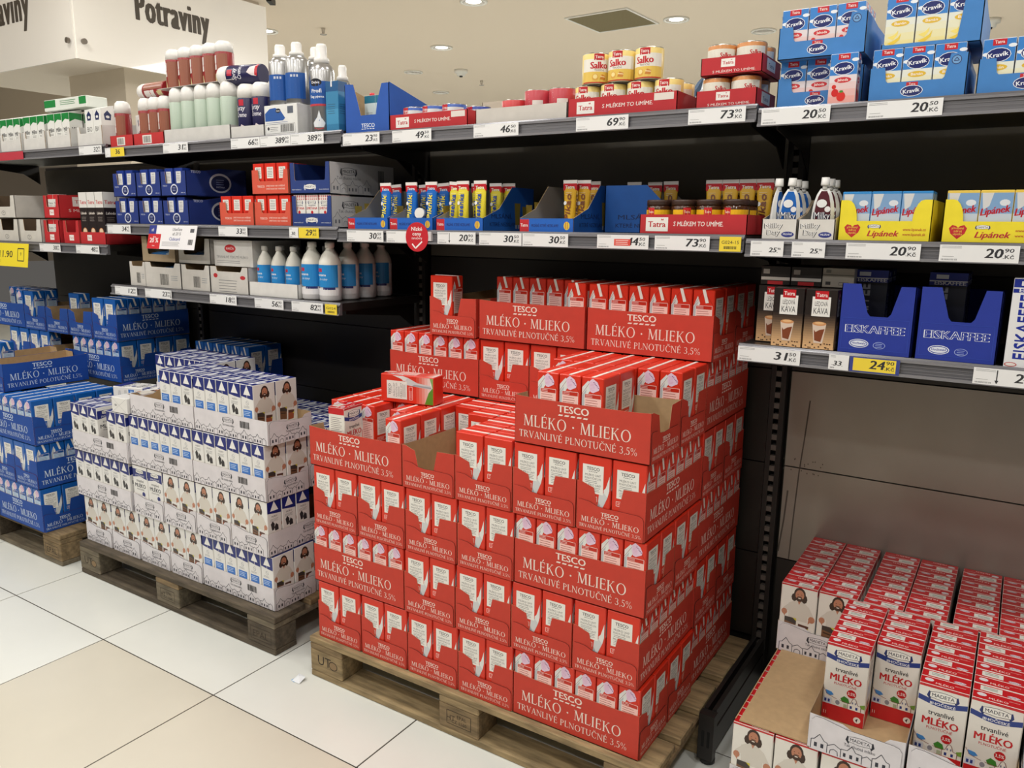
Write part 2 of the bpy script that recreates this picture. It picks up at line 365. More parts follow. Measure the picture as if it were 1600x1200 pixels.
def upright(x, lab, ztop):
    b = MB()
    b.box(-.023, YB-.03, 0, -.008, YB+.01, ztop, M_STEEL); b.box(.008, YB-.03, 0, .023, YB+.01, ztop, M_STEEL)
    o = put('shelf_upright', b.mesh('shelf_upright'), (x, 0, 0), label=lab, cat='shelf post', group='slotted posts of the shelving')
    b = MB()
    for z in HOLEZ:
        if z < ztop-.05: b.box(-.008, YB-.029, z, .008, YB-.010, z+.017, mat('post_rung', (104, 98, 92), .4, metal=.4))
    b.box(-.008, YB-.004, 0, .008, YB+.002, ztop, M_HOLE); put('slotted_strip', b.mesh('slotted_strip'), parent=o)
    if x == XD: return
    # foot beam
    b = MB(); b.box(-.02, .275, .035, .02, YB, .115, M_STEEL, cham=.004); b.box(-.022, .27, .02, .022, .30, .16, M_STEEL)
    b.box(-.012, .2695, .06, -.004, .272, .11, M_HOLE); b.box(.004, .2695, .06, .012, .272, .11, M_HOLE)
    b.box(-.018, .30, .115, -.006, YB, .165, M_STEEL); b.box(.006, .30, .115, .018, YB, .165, M_STEEL)
    fb = put('foot_beam', b.mesh('foot_beam'), parent=o)
    b = MB(); b.lathe([(.022, 0), (.022, .012), (.012, .03)], M_BLK, 16, c=(0, .30, 0)); put('levelling_foot', b.mesh('levelling_foot'), parent=fb)
upright(XB, 'slotted black post with foot beam between red milk stack and right bay', 1.79)
upright(XC, 'slotted black post behind the white carton stack, mostly in shade', 1.79)
upright(XD, 'slotted black post behind the blue milk stack, mostly in shade', 1.79)
def bay(x0, x1, ks, lab):
    root = None
    for i, (z0, z1) in enumerate(ks):
        b = MB(); b.box(x0+.032, YB, z0+.002, x1-.032, YB+.008, z1-.002, (M_PANEL if x0 == XB and z1 < 1.3 and z0 > .4 else (M_PANELU if z0 > 1.3 else M_PANEL_SHADED)))
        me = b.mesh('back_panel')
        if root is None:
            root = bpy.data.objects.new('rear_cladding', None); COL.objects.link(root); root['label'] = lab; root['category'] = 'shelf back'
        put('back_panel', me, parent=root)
b = MB(); b.box(XE, YB+.022, 0, XR, YB+.07, 1.80, M_PANEL_SHADED); put('shelf_spine', b.mesh('shelf_spine'), label='dark steel spine wall of the shelving behind all back panels', cat='shelving')
ZZ = [(.15, .448), (.448, .76), (.76, 1.068), (1.068, 1.38), (1.38, 1.785)]
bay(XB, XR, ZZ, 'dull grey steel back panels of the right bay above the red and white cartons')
bay(XC, XB, ZZ, 'shade-darkened steel back panels behind the red milk stack')
bay(XD, XC, ZZ, 'shade-darkened steel back panels behind the white and blue carton stack')
bay(XE, XD, ZZ, 'shade-darkened steel back panels behind the blue milk stack')
# streaks of dried milk on the right bay panel
b = MB(); a = Art(b, frame((0, YB, 0), (1, 0, 0), (0, 0, 1)), .0004)
M_STK = mat('dried_streak', (84, 76, 68), .6)
a.line([(1.345, .98), (1.338, .86), (1.33, .75), (1.325, .62), (1.32, .45)], .004, M_STK); a.line([(1.30, .68), (1.295, .58), (1.285, .47)], .005, M_STK)
a.line([(1.272, .69), (1.27, .66)], .004, M_STK)
r = random.Random(5)
for i in range(18): a.ell(1.28+r.random()*.12, .74+r.random()*.05, .0018, .0026, M_STK, 6)
put('milk_streaks', b.mesh('milk_streaks'), label='dried milk streaks running down the right bay back panel', cat='stain')
SHELVES = {}
def shelf(key, x0, x1, zs, yf, lab, rail=.042, cap_left=False):
    """a board with its folded front edge, the brackets and the price rail in front"""
    b = MB(); b.box(x0+.002, yf+.012, zs-.028, x1-.002, YB-.032, zs, M_STEEL)
    o = put('steel_shelf', b.mesh('shelf_board'), label=lab, cat='shelf')
    for bx in (x0+.033, x1-.036):
        b = MB(); fr = frame((bx, 0, 0), (0, 1, 0), (0, 0, 1))
        b.prism(fr, [(YB-.032, zs-.028), (yf+.06, zs-.028), (yf+.06, zs-.045), (YB-.12, zs-.075), (YB-.032, zs-.13)], 0, .003, M_STEEL); put('bracket', b.mesh('shelf_bracket'), parent=o)
    b = MB(); y = yf
    pr = [(y+.010, zs+.002), (y+.002, zs+.002), (y, zs-.002), (y-.004, zs-.007), (y-.001, zs-.010), (y-.003, zs-rail+.006), (y-.008, zs-rail+.003), (y-.008, zs-rail), (y+.010, zs-rail)]
    fr = frame((0, 0, 0), (0, 1, 0), (0, 0, 1)); fr = lambda a_, b_, t, X=None: (t, a_, b_)
    n = len(pr)
    A = [(x0+.002, p[0], p[1]) for p in pr]; B = [(x1-.002, p[0], p[1]) for p in pr]
    b.add(A+B, [[i, (i+1) % n, n+(i+1) % n, n+i][::-1] for i in range(n)]+[list(range(n)), list(range(2*n-1, n-1, -1))], M_RAIL)
    rl = b; b = MB(); b.box(x0+.003, y-.0095, zs-rail-.001, x1-.003, y-.0075, zs-rail+.006, M_RAILL); b.box(x0+.003, y-.0055, zs-.0095, x1-.003, y-.0035, zs-.004, M_RAILL)
    for z in (.018, .026, .033): b.box(x0+.003, y-.0028, zs-z, x1-.003, y-.0018, zs-z+.0012, M_RAILL)
    pr_ = put('price_rail', rl.mesh('price_rail'), parent=o); put('rail_lip', b.mesh('rail_lip'), parent=pr_)
    SHELVES[key] = (x0, x1, zs, yf); return o
YT, YM = .360, .328
shelf('RT', XB, XR, 1.793, YT, 'top shelf of the right bay carrying the blue chocolate milk trays')
shelf('CT', XC, XB, 1.805, YT, 'top shelf of the middle bay carrying condensed milk cans')
shelf('LT', XD, XC, 1.818, YT, 'top shelf above the white cartons carrying whipped cream cans')
shelf('FT', XE, XD, 1.834, YT, 'top shelf at the far end carrying green and white cartons')
shelf('RM', XB, XR, 1.474, YM, 'middle shelf of the right bay carrying yellow trays and pouches')
shelf('CM', XC, XB, 1.483, YM, 'middle shelf above the red milk stack carrying tube displays')
shelf('LM', XD, XC, 1.490, YM, 'shelf carrying the dark blue boxes and red cream cartons')
shelf('FM', XE, XD, 1.396, YM, 'shelf at the far end carrying red trays and tall black cartons')
shelf('RL', XB, XR, 1.206, YM, 'lowest shelf of the right bay carrying iced coffee cartons')
shelf('LL', XD, XC, 1.222, YM, 'lowest shelf above the white cartons carrying the yogurt drink bottles')

# ------------------------------------------------------------------ pallets
M_WD = [mat('pallet_wood_%s' % n, c, .85, var=.38, scale=9, bump=.9, grain=(1.2, 7, 7)) for n, c in (('pale', (146, 126, 92)), ('brown', (128, 108, 78)), ('grey', (112, 102, 84)), ('dark', (84, 74, 60)))]
PC = {}
def plank(w, d, h, m):
    k = (round(w, 3), round(d, 3), round(h, 3), m.name)
    if k not in PC: b = MB(); b.box(0, 0, 0, w, d, h, m, cham=.003); PC[k] = b.mesh('pallet_piece')
    return PC[k]
def pallet(x0, y0, tone, lab, L=1.240, D=.80):
    root = bpy.data.objects.new('wooden_pallet', None); COL.objects.link(root); root.location = (x0, y0, 0)
    root['label'] = lab; root['category'] = 'pallet'; root['group'] = 'wooden pallets under the milk stacks'
    r = random.Random(int(abs(x0)*100)); T = .022
    wm = lambda: M_WD[min(3, max(0, tone+r.choice((-1, 0, 0, 1))))]
    ys = [(0, .145), (.17, .1), (.3275, .145), (.53, .1), (.655, .145)]
    for y, w in ys:   # deck boards
        put('deck_board', plank(L, w, T, wm()), (r.uniform(-.003, .003), y, .122), parent=root)
    for x in (0, (L-.145)/2, L-.145):
        put('cross_board', plank(.145, D, T, wm()), (x, 0, .1), parent=root)
    for y, w in ((0, .1), (.3275, .145), (.7, .1)):
        put('bottom_board', plank(L, w, T, wm()), (0, y, 0), parent=root)
    for x in (0, (L-.145)/2, L-.145):
        for y, w in ((0, .1), (.3275, .145), (.7, .1)):
            bl = put('block', plank(.145, w, .078, wm()), (x, y, T), parent=root)
            if y == 0:
                b = MB(); a = Art(b, frame((x, -.0004, T), (1, 0, 0), (0, 0, 1)), 0, rough=.8); c = (58, 46, 34)
                if x < .1: a.text('UT', .035, .03, .035, c, al='l'); a.ell(.105, .042, .020, .016, c); a.ell(.105, .042, .017, .013, (140, 116, 84))
                elif x < .8: a.frame(.03, .018, .118, .062, .002, c); a.text('EPAL', .085, .042, .012, c); a.text('CZ 1160', .075, .024, .011, c); a.text('HT', .045, .03, .018, c)
                else: a.text('EPAL', .07, .025, .026, c, wid=.08); a.frame(.018, .015, .125, .062, .002, c)
                st = put('stamp', b.mesh('pallet_stamp'), (0, 0, 0), parent=bl); st.matrix_parent_inverse = Matrix.Translation((-x, -y, -T))
    return root
pallet(-.02, -.02, 0, 'pale wooden pallet under the red milk trays')
pallet(-1.45, -.01, 2, 'grey weathered wooden pallet under the white milk trays')
pallet(-2.81, -.03, 2, 'grey weathered wooden pallet under the blue milk trays')
pallet(1.37, -.012, 1, 'brown wooden pallet under the red and white cartons in the right bay', L=1.245, D=.78)
# ------------------------------------------------------------------ milk cartons and their trays
CW, CDp, CH = .0910, .0606, .1945
REDC, REDT = (216, 48, 26), (196, 58, 42)
BLUC, BLUT = (14, 92, 176), (18, 72, 158)
def mix(a, b, t): return tuple(a[i]*(1-t)+b[i]*t for i in range(3))
def boxframes(w, d):
    """frames of the four upright faces of a w x d box standing at the origin (corner at 0,0)"""
    return (frame((0, 0, 0), (1, 0, 0), (0, 0, 1)), frame((w, 0, 0), (0, 1, 0), (0, 0, 1)),
            frame((w, d, 0), (-1, 0, 0), (0, 0, 1)), frame((0, d, 0), (0, -1, 0), (0, 0, 1)))
def uht_carton(name, col, pct, fade, grass):
    w, d, h = CW, CDp, CH; b = MB(); b.box(0, 0, 0, w, d, h, ink(col, .32), cham=.0022)
    F = boxframes(w, d); dark = (44, 44, 48)
    for k in (0, 2):
        a = Art(b, F[k], rough=.32)
        for i in range(6): a.rect(.003, .004+i*.010, w-.003, .004+(i+1)*.010, mix(fade, col, (i/6)**1.2))
        a.poly([(.003, .004), (.06, .004), (.04, .020), (.003, .034)], grass); a.poly([(.05, .004), (w-.003, .004), (w-.003, .016), (.07, .010)], mix(grass, (255, 255, 255), .25))
        a.poly([(w*.80, .088), (w*.92, .094), (w-.003, .112), (w-.003, .150), (w*.86, .118), (w*.80, .112)], (228, 228, 226))
        a.poly([(w*.58, .010), (w*.70, .010), (w*.76, .060), (w*.92, .094), (w*.80, .104), (w*.66, .098), (w*.62, .060)], (206, 208, 210))
        a.poly([(w*.60, .010), (w*.65, .010), (w*.70, .070), (w*.64, .080)], (160, 166, 172))
        a.rect(w*.14, .098, w*.78, .172, (236, 234, 228))
        a.text('TESCO', w*.46, .158, .0085, dark, bold=.02); a.bars([(w*(.33+.055*i), .1535, w*(.365+.055*i), .155) for i in range(5)], dark)
        a.text('MLÉKO UHT', w*.46, .1425, .0058, (90, 90, 92)); a.text('PLNOTUČNÉ '+pct if pct[0] == '3' else 'POLOTUČNÉ '+pct, w*.46, .134, .0056, (90, 90, 92), wid=w*.5)
        a.lines(w*.22, .1305, w*.70, .0042, 2, .0012, (130, 130, 132))
        a.text('MLIEKO UHT', w*.46, .1165, .0058, (90, 90, 92)); a.lines(w*.22, .1135, w*.72, .0042, 3, .0012, (130, 130, 132))
        a.rect(w*.14, .076, w*.62, .092, mix(col, (255, 255, 255), .0) if k else col); a.frame(w*.14, .078, w*.60, .090, .0012, (240, 220, 216))
        a.lines(w*.18, .087, w*.55, .004, 2, .0012, (240, 220, 216))
    for k in (1, 3):
        a = Art(b, F[k], rough=.32); pale = mix(col, (255, 255, 255), .72)
        for i in range(4): a.rect(.002, .003+i*.009, d-.002, .003+(i+1)*.009, mix(fade, col, i/4))
        a.poly([(.002, .112), (.002, .168), (d*.30, .186), (d*.50, .170), (d*.26, .148), (d*.14, .112)] if k == 3 else [(.002, .112), (.002, .150), (d*.22, .178), (d*.34, .158), (d*.22, .140), (d*.14, .112)], (224, 224, 222))
        a.poly([(.002, .118), (.002, .148), (d*.24, .164), (d*.12, .118)], (182, 188, 192))
        a.rect(d*.16, .072, d*.90, .142, pale)
        a.frame(d*.16, .060, d*.90, .152, .0010, (244, 226, 222)); a.lines(d*.20, .137, d*.86, .0060, 10, .0012, mix(col, (90, 60, 60), .5), .35)
        a.rect(d*.17, .1425, d*.89, .1512, mix(col, (60, 0, 0), .15)); a.lines(d*.20, .149, d*.6, .004, 2, .001, (244, 226, 222))
        a.line([(d*.5, CH-.002), (d*.98, .150)], .0008, mix(col, (0, 0, 0), .35)); a.line([(d*.5, CH-.002), (d*.02, .150)], .0008, mix(col, (0, 0, 0), .3))
    me = b.mesh(name)
    # pull tab on the narrow front, seam over the top and down the narrow back
    b = MB(); fr = F[3]; pts = [(d*.36, .168), (d*.34, .184), (d*.50, .192), (d*.72, .184), (d*.82, .172), (d*.80, .164), (d*.54, .156), (d*.42, .158)]
    b.prism(fr, pts, .0001, .0006, ink((228, 200, 222))); a = Art(b, fr, .0006)
    a.bars([(d*(.74-.05*i), .1690+i*.0032, d*(.80-.05*i), .1708+i*.0032) for i in range(5)], (120, 50, 130)); a.lines(d*.40, .182, d*.62, .0035, 6, .0010, (216, 160, 196))
    tab = b.mesh(name+'_tab')
    b = MB(); ws = ink((240, 236, 230), .4)
    b.box(.001, d*.42, h, w+.0004, d*.56, h+.0012, ws); b.prism(F[1], [(d*.42, h), (d*.56, h+.001), (d*.74, h-.034), (d*.60, h-.036)], .0006, .0011, ws)
    seam = b.mesh(name+'_seam')
    return me, tab, seam
RC = uht_carton('red_carton', REDC, '3,5%', (238, 228, 224), (92, 150, 44))
BC = uht_carton('blue_carton', BLUC, '1,5%', (214, 230, 240), (92, 150, 70))

NT, LT_ = .190, .383
def uht_tray(name, col, l2):
    b = MB(); m = board(col); t = .0006; h = .128; cr = mix(col, (255, 255, 255), .0); lt = (238, 222, 212) if col[0] > 100 else (214, 228, 240)
    b.box(0, 0, 0, LT_, NT, .002, KRAFT)
    for k, fr in ((0, frame((0, 0, 0), (1, 0, 0), (0, 0, 1))), (2, frame((LT_, NT, 0), (-1, 0, 0), (0, 0, 1)))):
        b.prism(fr, [(0, 0), (LT_, 0), (LT_, h), (LT_*.85, h-.003), (LT_*.5, h-.004), (LT_*.15, h-.003), (0, h)], -t, 0, m, KRAFT, mat('cut_edge', (205, 168, 130), .8))
        a = Art(b, fr, rough=.6); L = LT_
        a.text('TESCO', L*.45, .098, .0190, lt, bold=.03, wid=.088)
        for i in range(5): a.poly([(L*.45-.043+.0178*i, .0885), (L*.45-.031+.0178*i, .0885), (L*.45-.028+.0178*i, .0925), (L*.45-.040+.0178*i, .0925)], lt)
        a.serif('MLÉKO - MLIEKO', L*.47, .049, .030, lt, L*.80); a.serif(l2, L*.475, .018, .0185, lt, L*.88)
    notch = [(0, 0), (NT, 0), (NT, h), (NT*.68, h-.002), (NT*.61, .066), (NT*.45, .066), (NT*.31, .068), (NT*.25, h-.012), (NT*.18, h-.008), (NT*.06, h), (0, h)]
    for o in (((0, NT, 0), (0, -1, 0)), ((LT_, 0, 0), (0, 1, 0))):
        fr = frame(o[0], o[1], (0, 0, 1)); b.prism(fr, notch, -t, 0, m, KRAFT, mat('cut_edge', (205, 168, 130), .8))
    tray = b.mesh(name)
    flaps = []
    for o in (((0, NT, 0), (0, -1, 0)), ((LT_, 0, 0), (0, 1, 0))):
        b = MB(); fr = frame(o[0], o[1], (0, 0, 1))
        b.prism(fr, [(.004, 0), (NT-.004, 0), (NT-.004, .054), (NT-.008, .063), (NT-.018, .067), (NT*.62, .068), (NT*.45, .067), (NT*.31, .070), (NT*.20, .078), (.016, .080), (.006, .079), (.004, .074)], .0002, .0022, m, None, mat('cut_shade', tuple(int(v*.45) for v in col), .8))
        a = Art(b, fr, .0023, rough=.6)
        a.text('TESCO', NT*.5, .046, .0105, lt, bold=.03, wid=.048); a.bars([(NT*.5-.023+.0096*i, .041, NT*.5-.016+.0096*i, .0432) for i in range(5)], lt)
        a.serif('MLÉKO - MLIEKO', NT*.5, .0235, .0140, lt, NT*.84); a.serif(l2, NT*.5, .0085, .0088, lt, NT*.90)
        flaps.append(b.mesh(name+'_flap'))
    return tray, flaps
RT_ = uht_tray('red_tray', REDT, 'TRVANLIVÉ PLNOTUČNÉ 3,5%')
BT_ = uht_tray('blue_tray', BLUT, 'TRVANLIVÉ POLOTUČNÉ 1,5%')

def man(a, w, y0, s=1.0, cx=None, dark=False):
    """bearded man in a pale shirt pointing down at two packets"""
    cx = w*.5 if cx is None else cx; sk = (188, 128, 100); hr = (58, 40, 32); sh = (214, 208, 198)
    X = lambda u: cx+u*s; Y = lambda v: y0+v*s
    P = lambda pts, c: a.poly([(X(u), Y(v)) for u, v in pts], c)
    P([(-.024, .040), (.026, .040), (.030, .085), (.014, .098), (-.010, .098), (-.026, .088)], sh)
    P([(-.024, .088), (-.040, .070), (-.036, .058), (-.020, .070)], sh); P([(.028, .088), (.044, .060), (.036, .050), (.020, .070)], sh)
    a.ell(X(.002), Y(.119), .0160*s, .0205*s, hr); a.ell(X(-.012), Y(.108), .008*s, .012*s, hr, 8); a.ell(X(.015), Y(.108), .008*s, .013*s, hr, 8)
    a.ell(X(.002), Y(.117), .0118*s, .0155*s, sk); a.ell(X(.002), Y(.1045), .0098*s, .0068*s, (66, 44, 34)); a.line([(X(-.004), Y(.1125)), (X(.008), Y(.1125))], .0018*s, (66, 44, 34))
    a.ell(X(.002), Y(.1075), .0042*s, .0014*s, (236, 226, 216), 8); a.ell(X(-.003), Y(.119), .0017*s, .0009*s, (40, 28, 24), 6); a.ell(X(.007), Y(.119), .0017*s, .0009*s, (40, 28, 24), 6)
    P([(-.002, .098), (.006, .098), (.002, .088)], sk)
    a.ell(X(-.036), Y(.060), .008*s, .009*s, sk, 10); a.ell(X(.038), Y(.052), .009*s, .010*s, sk, 10); P([(-.040, .054), (-.034, .054), (-.033, .044)], sk); P([(.030, .050), (.036, .046), (.029, .036)], sk)
    P([(-.034, .004), (-.004, .000), (-.002, .040), (-.012, .046), (-.034, .046)], (120, 84, 60)); P([(-.034, .034), (-.002, .028), (-.002, .040), (-.012, .046), (-.034, .046)], (64, 56, 54))
    a.line([(X(-.03), Y(.026)), (X(-.008), Y(.023))], .004*s, (60, 40, 34)); P([(-.012, .046), (-.002, .038), (-.002, .046)], (210, 200, 60))
    P([(.002, -.004), (.028, -.002), (.032, .030), (.004, .032)], (160, 84, 56)); P([(.004, .022), (.031, .020), (.032, .030), (.004, .032)], (92, 56, 46)); P([(.024, .018), (.031, .016), (.031, .024)], (210, 200, 60))
def houses(a, x0, x1, y, s, c, w=.0016):
    x = x0; i = 0; H = .016*s
    while x < x1-.02*s:
        t = i % 4; W = (.024, .020, .030, .014)[t]*s
        if t == 0: a.line([(x, y), (x, y+H), (x+W*.2, y+H*1.1), (x+W*.5, y+H*1.7), (x+W*.8, y+H*1.1), (x+W, y+H), (x+W, y)], w, c); a.bars([(x+W*.2, y+H*.3, x+W*.38, y+H*.75), (x+W*.6, y+H*.3, x+W*.78, y+H*.75)], c)
        elif t == 1: a.line([(x, y), (x, y+H*.8), (x+W*.5, y+H*1.15), (x+W, y+H*.8), (x+W, y)], w, c); a.line([(x+W*.2, y), (x+W*.25, y+H*.45), (x+W*.5, y+H*.6), (x+W*.75, y+H*.45), (x+W*.8, y)], w, c)
        elif t == 2: a.line([(x, y), (x, y+H*.9), (x+W*.3, y+H*.95), (x+W*.5, y+H*1.5), (x+W*.7, y+H*.95), (x+W, y+H*.9), (x+W, y)], w, c); a.bars([(x+W*.12, y+H*.2, x+W*.24, y+H*.6), (x+W*.42, y+H*.2, x+W*.56, y+H*.6), (x+W*.74, y+H*.2, x+W*.86, y+H*.6)], c)
        else: a.line([(x, y), (x, y+H*.7), (x+W*.5, y+H*1.0), (x+W, y+H*.7), (x+W, y)], w, c)
        x += W; i += 1
def emblem(a, x, y, s, txt=(40, 44, 60), ribbon=(30, 46, 110), bg=(240, 238, 232)):
    """little curved name plate with folded ribbon ends"""
    a.poly([(x-.027*s, y-.002*s), (x-.021*s, y-.010*s), (x-.017*s, y+.004*s), (x-.024*s, y+.008*s)], ribbon); a.poly([(x+.027*s, y-.002*s), (x+.021*s, y-.010*s), (x+.017*s, y+.004*s), (x+.024*s, y+.008*s)], ribbon)
    p = [(x-.022*s, y-.004*s), (x, y-.0065*s), (x+.022*s, y-.004*s), (x+.022*s, y+.006*s), (x+.012*s, y+.0085*s), (x, y+.0095*s), (x-.012*s, y+.0085*s), (x-.022*s, y+.006*s)]
    a.poly(p, bg); a.line(p+[p[0]], .0009*s, txt); a.text('MADETA', x, y-.002*s, .0072*s, txt, bold=.01, wid=.037*s)

MW, MD_, MH = .0952, .0626, .2005; FH = .1970
def skim_carton():
    w, d, h = MW, MD_, MH; white = (232, 231, 228); nav = (28, 40, 118); b = MB(); b.box(0, 0, 0, w, d, h, ink(white, .35), cham=.002)
    F = boxframes(w, d)
    a = Art(b, F[0], rough=.35); man(a, w, .056, .98)
    a = Art(b, F[2], rough=.35); a.poly([(.002, .150), (w*.5, .158), (w-.002, .150), (w-.002, .186), (.002, .186)], nav); emblem(a, w*.5, .176, 1.1); a.text('JIHOČESKÉ', w*.5, .158, .0065, (236, 236, 240), wid=w*.62)
    a.text('trvanlivé', w*.5, .134, .011, (36, 36, 40), wid=w*.5); a.text('MLÉKO', w*.5, .112, .016, (30, 34, 48), bold=.02, wid=w*.74); a.text('POLOTUČNÉ', w*.5, .101, .006, (60, 60, 64), wid=w*.5)
    a.ell(w*.7, .086, .010, .010, nav); houses(a, .004, w, .044, 1.2, (90, 92, 100)); a.rect(.002, .002, w-.002, .042, nav)
    a = Art(b, frame((0, 0, h), (1, 0, 0), (0, 1, 0)), rough=.35); a.rect(.001, .001, w-.001, d-.001, nav); a.rect(.010, d*.40, w-.006, d*.60, (236, 236, 236)); a.rect(w*.30, d*.12, w*.72, d*.34, (220, 222, 230)); a.lines(w*.2, d*.92, w*.8, .005, 3, .002, (200, 204, 226))
    for k in (1, 3):
        a = Art(b, F[k], rough=.35); a.poly([(.001, .158), (d*.5, .153), (d-.001, .150), (d-.001, h-.002), (.001, h-.002)], nav)
        a.line([(d*.5, h-.002), (d*.5, .150)], .0015, white) if k == 3 else None
        if k == 3:   # narrow side with the small blue table
            a.ell(d*.5, .136, .0075, .0085, (170, 172, 178)); a.ell(d*.5, .136, .006, .007, white); a.line([(d*.42, .140), (d*.58, .132)], .0015, (150, 152, 158))
            a.lines(d*.2, .124, d*.8, .004, 2, .001, (120, 122, 128)); a.rect(d*.14, .082, d*.86, .112, (52, 116, 200)); a.lines(d*.2, .106, d*.8, .006, 3, .0022, (190, 214, 244), .5)
            a.lines(d*.2, .074, d*.8, .004, 4, .001, (140, 142, 148)); a.lines(d*.25, .04, d*.75, .005, 3, .0012, (130, 132, 140))
        else:        # narrow side with the patches and the bar code
            a.text('MLÉKO', d*.5, .140, .006, (60, 60, 64)); a.lines(d*.2, .134, d*.8, .004, 3, .001, (120, 122, 128)); c = (52, 50, 52)
            a.poly([(d*.22, .116), (d*.30, .092), (d*.44, .094), (d*.50, .114), (d*.36, .126)], c); a.poly([(d*.46, .102), (d*.52, .088), (d*.76, .090), (d*.74, .104), (d*.60, .116)], c); a.ell(d*.68, .104, .004, .006, c)
            a.lines(d*.25, .060, d*.75, .004, 3, .001, (140, 142, 148)); a.barcode(d*.32, .022, d*.68, .044)
    me = b.mesh('blue_top_carton')
    ears = []
    for k in (1, 3):
        b = MB(); b.prism(F[k], [(d*.22, .164), (d*.78, .164), (d*.5, h-.003)], .0001, .0008, ink((242, 241, 238), .35)); ears.append(b.mesh('folded_ear'))
    return me, ears
SK = skim_carton()
def full_carton():
    w, d, h = MW, MD_, FH; white = (232, 228, 220); red = (196, 28, 36); nav = (36, 58, 132); b = MB(); b.box(0, 0, 0, w, d, h, ink(white, .35), cham=.002); F = boxframes(w, d)
    a = Art(b, F[0], rough=.35)
    a.rect(.001, .190, w-.001, h-.001, red); a.poly([(.001, .158), (w*.3, .151), (w*.5, .149), (w*.7, .151), (w-.001, .158), (w-.001, .170), (w*.7, .163), (w*.5, .161), (w*.3, .163), (.001, .170)], nav); emblem(a, w*.5, .173, 1.15)
    a.text('JIHOČESKÉ', w*.5, .1525, .0062, (238, 238, 240), bold=.02, wid=w*.52)
    a.text('trvanlivé', w*.5, .128, .0115, (32, 32, 38), bold=.01, wid=w*.52); a.text('MLÉKO', w*.5, .104, .0175, red, bold=.03, wid=w*.72); a.text('PLNOTUČNÉ', w*.5, .094, .0062, red, wid=w*.52)
    a.ell(w*.66, .080, .0105, .0105, red); a.text('3,5%', w*.66, .0765, .0075, (244, 240, 236), bold=.01, wid=.016)
    a.rect(.001, .001, w-.001, .040, red); a.text('1l', w*.05, .012, .009, (240, 226, 222), al='l'); a.ell(w*.84, .018, .008, .008, (236, 232, 226)); a.poly([(w*.80, .018), (w*.86, .023), (w*.84, .012)], (60, 40, 50))
    g = (120, 124, 150)
    a.poly([(w*.06, .074), (w*.20, .072), (w*.26, .066), (w*.18, .062), (w*.08, .064)], (70, 140, 210)); a.poly([(w*.42, .062), (w*.50, .070), (w*.60, .066), (w*.64, .054), (w*.46, .054)], (60, 130, 50)); a.poly([(w*.88, .058), (w-.001, .062), (w-.001, .050), (w*.88, .050)], (120, 160, 70))
    a.line([(w*.0+.001, .078), (w*.10, .064), (w*.30, .058), (w*.46, .056), (w*.60, .054)], .001, (130, 60, 60)); a.rect(.002, .040, w*.22, .056, (206, 212, 226)); a.bars([(w*.05, .044, w*.10, .052), (w*.13, .044, w*.18, .052)], nav)
    a.poly([(w*.26, .040), (w*.26, .052), (w*.36, .060), (w*.46, .052), (w*.46, .040)], (228, 226, 222)); a.ell(w*.36, .049, .005, .006, (140, 140, 150)); a.rect(w*.50, .040, w*.58, .050, (170, 180, 150))
    a.poly([(w*.60, .040), (w*.60, .054), (w*.66, .056), (w*.74, .072), (w*.82, .056), (w*.90, .054), (w*.90, .040)], (238, 234, 226)); a.line([(w*.60, .040), (w*.60, .054), (w*.66, .056), (w*.70, .068), (w*.74, .071), (w*.78, .068), (w*.82, .056), (w*.90, .054), (w*.90, .040)], .0011, (120, 60, 60))
    a.bars([(w*.65, .043, w*.70, .050), (w*.78, .043, w*.83, .050)], nav); a.bars([(w*.69, .056, w*.72, .061), (w*.76, .056, w*.79, .061)], g)
    a = Art(b, F[2], rough=.35); a.rect(.001, .192, w-.001, h-.001, red); man(a, w, .056, .98)
    for k in (1, 3):
        a = Art(b, F[k], rough=.35); a.rect(.001, .175, d-.001, h-.001, red); a.rect(.001, .001, d-.001, .040, red); a.lines(d*.15, .165, d*.85, .006, 8, .0014, (120, 110, 112)); a.rect(d*.14, .07, d*.86, .105, (206, 216, 232)); a.barcode(d*.3, .046, d*.7, .062)
    a = Art(b, frame((0, 0, h), (1, 0, 0), (0, 1, 0)), rough=.3); a.rect(.001, .001, w-.001, d-.001, red); a.rect(.001, d*.485, w-.001, d*.53, (236, 220, 214))
    a.rect(w*.14, d*.60, w*.56, d*.93, (226, 224, 216)); a.lines(w*.2, d*.86, w*.5, .006, 2, .003, (150, 160, 150), .1)
    a.ell(w*.18, d*.30, .009, .007, (222, 218, 222)); a.ell(w*.78, d*.62, .012, .0045, (222, 210, 220)); a.text('MLÉKO', w*.5, d*.10, .008, (236, 214, 208), bold=.01); a.text('plnotučné', w*.80, d*.28, .0035, (230, 206, 200))
    a.text('MADETA', w*.78, d*.59, .004, (60, 50, 90))
    me = b.mesh('red_top_carton')
    b = MB(); b.box(.001, d*.985, h, w-.001, d*1.0, h+.0008, ink((240, 226, 220))); edge = b.mesh('top_edge')
    return me, edge
FU = full_carton()

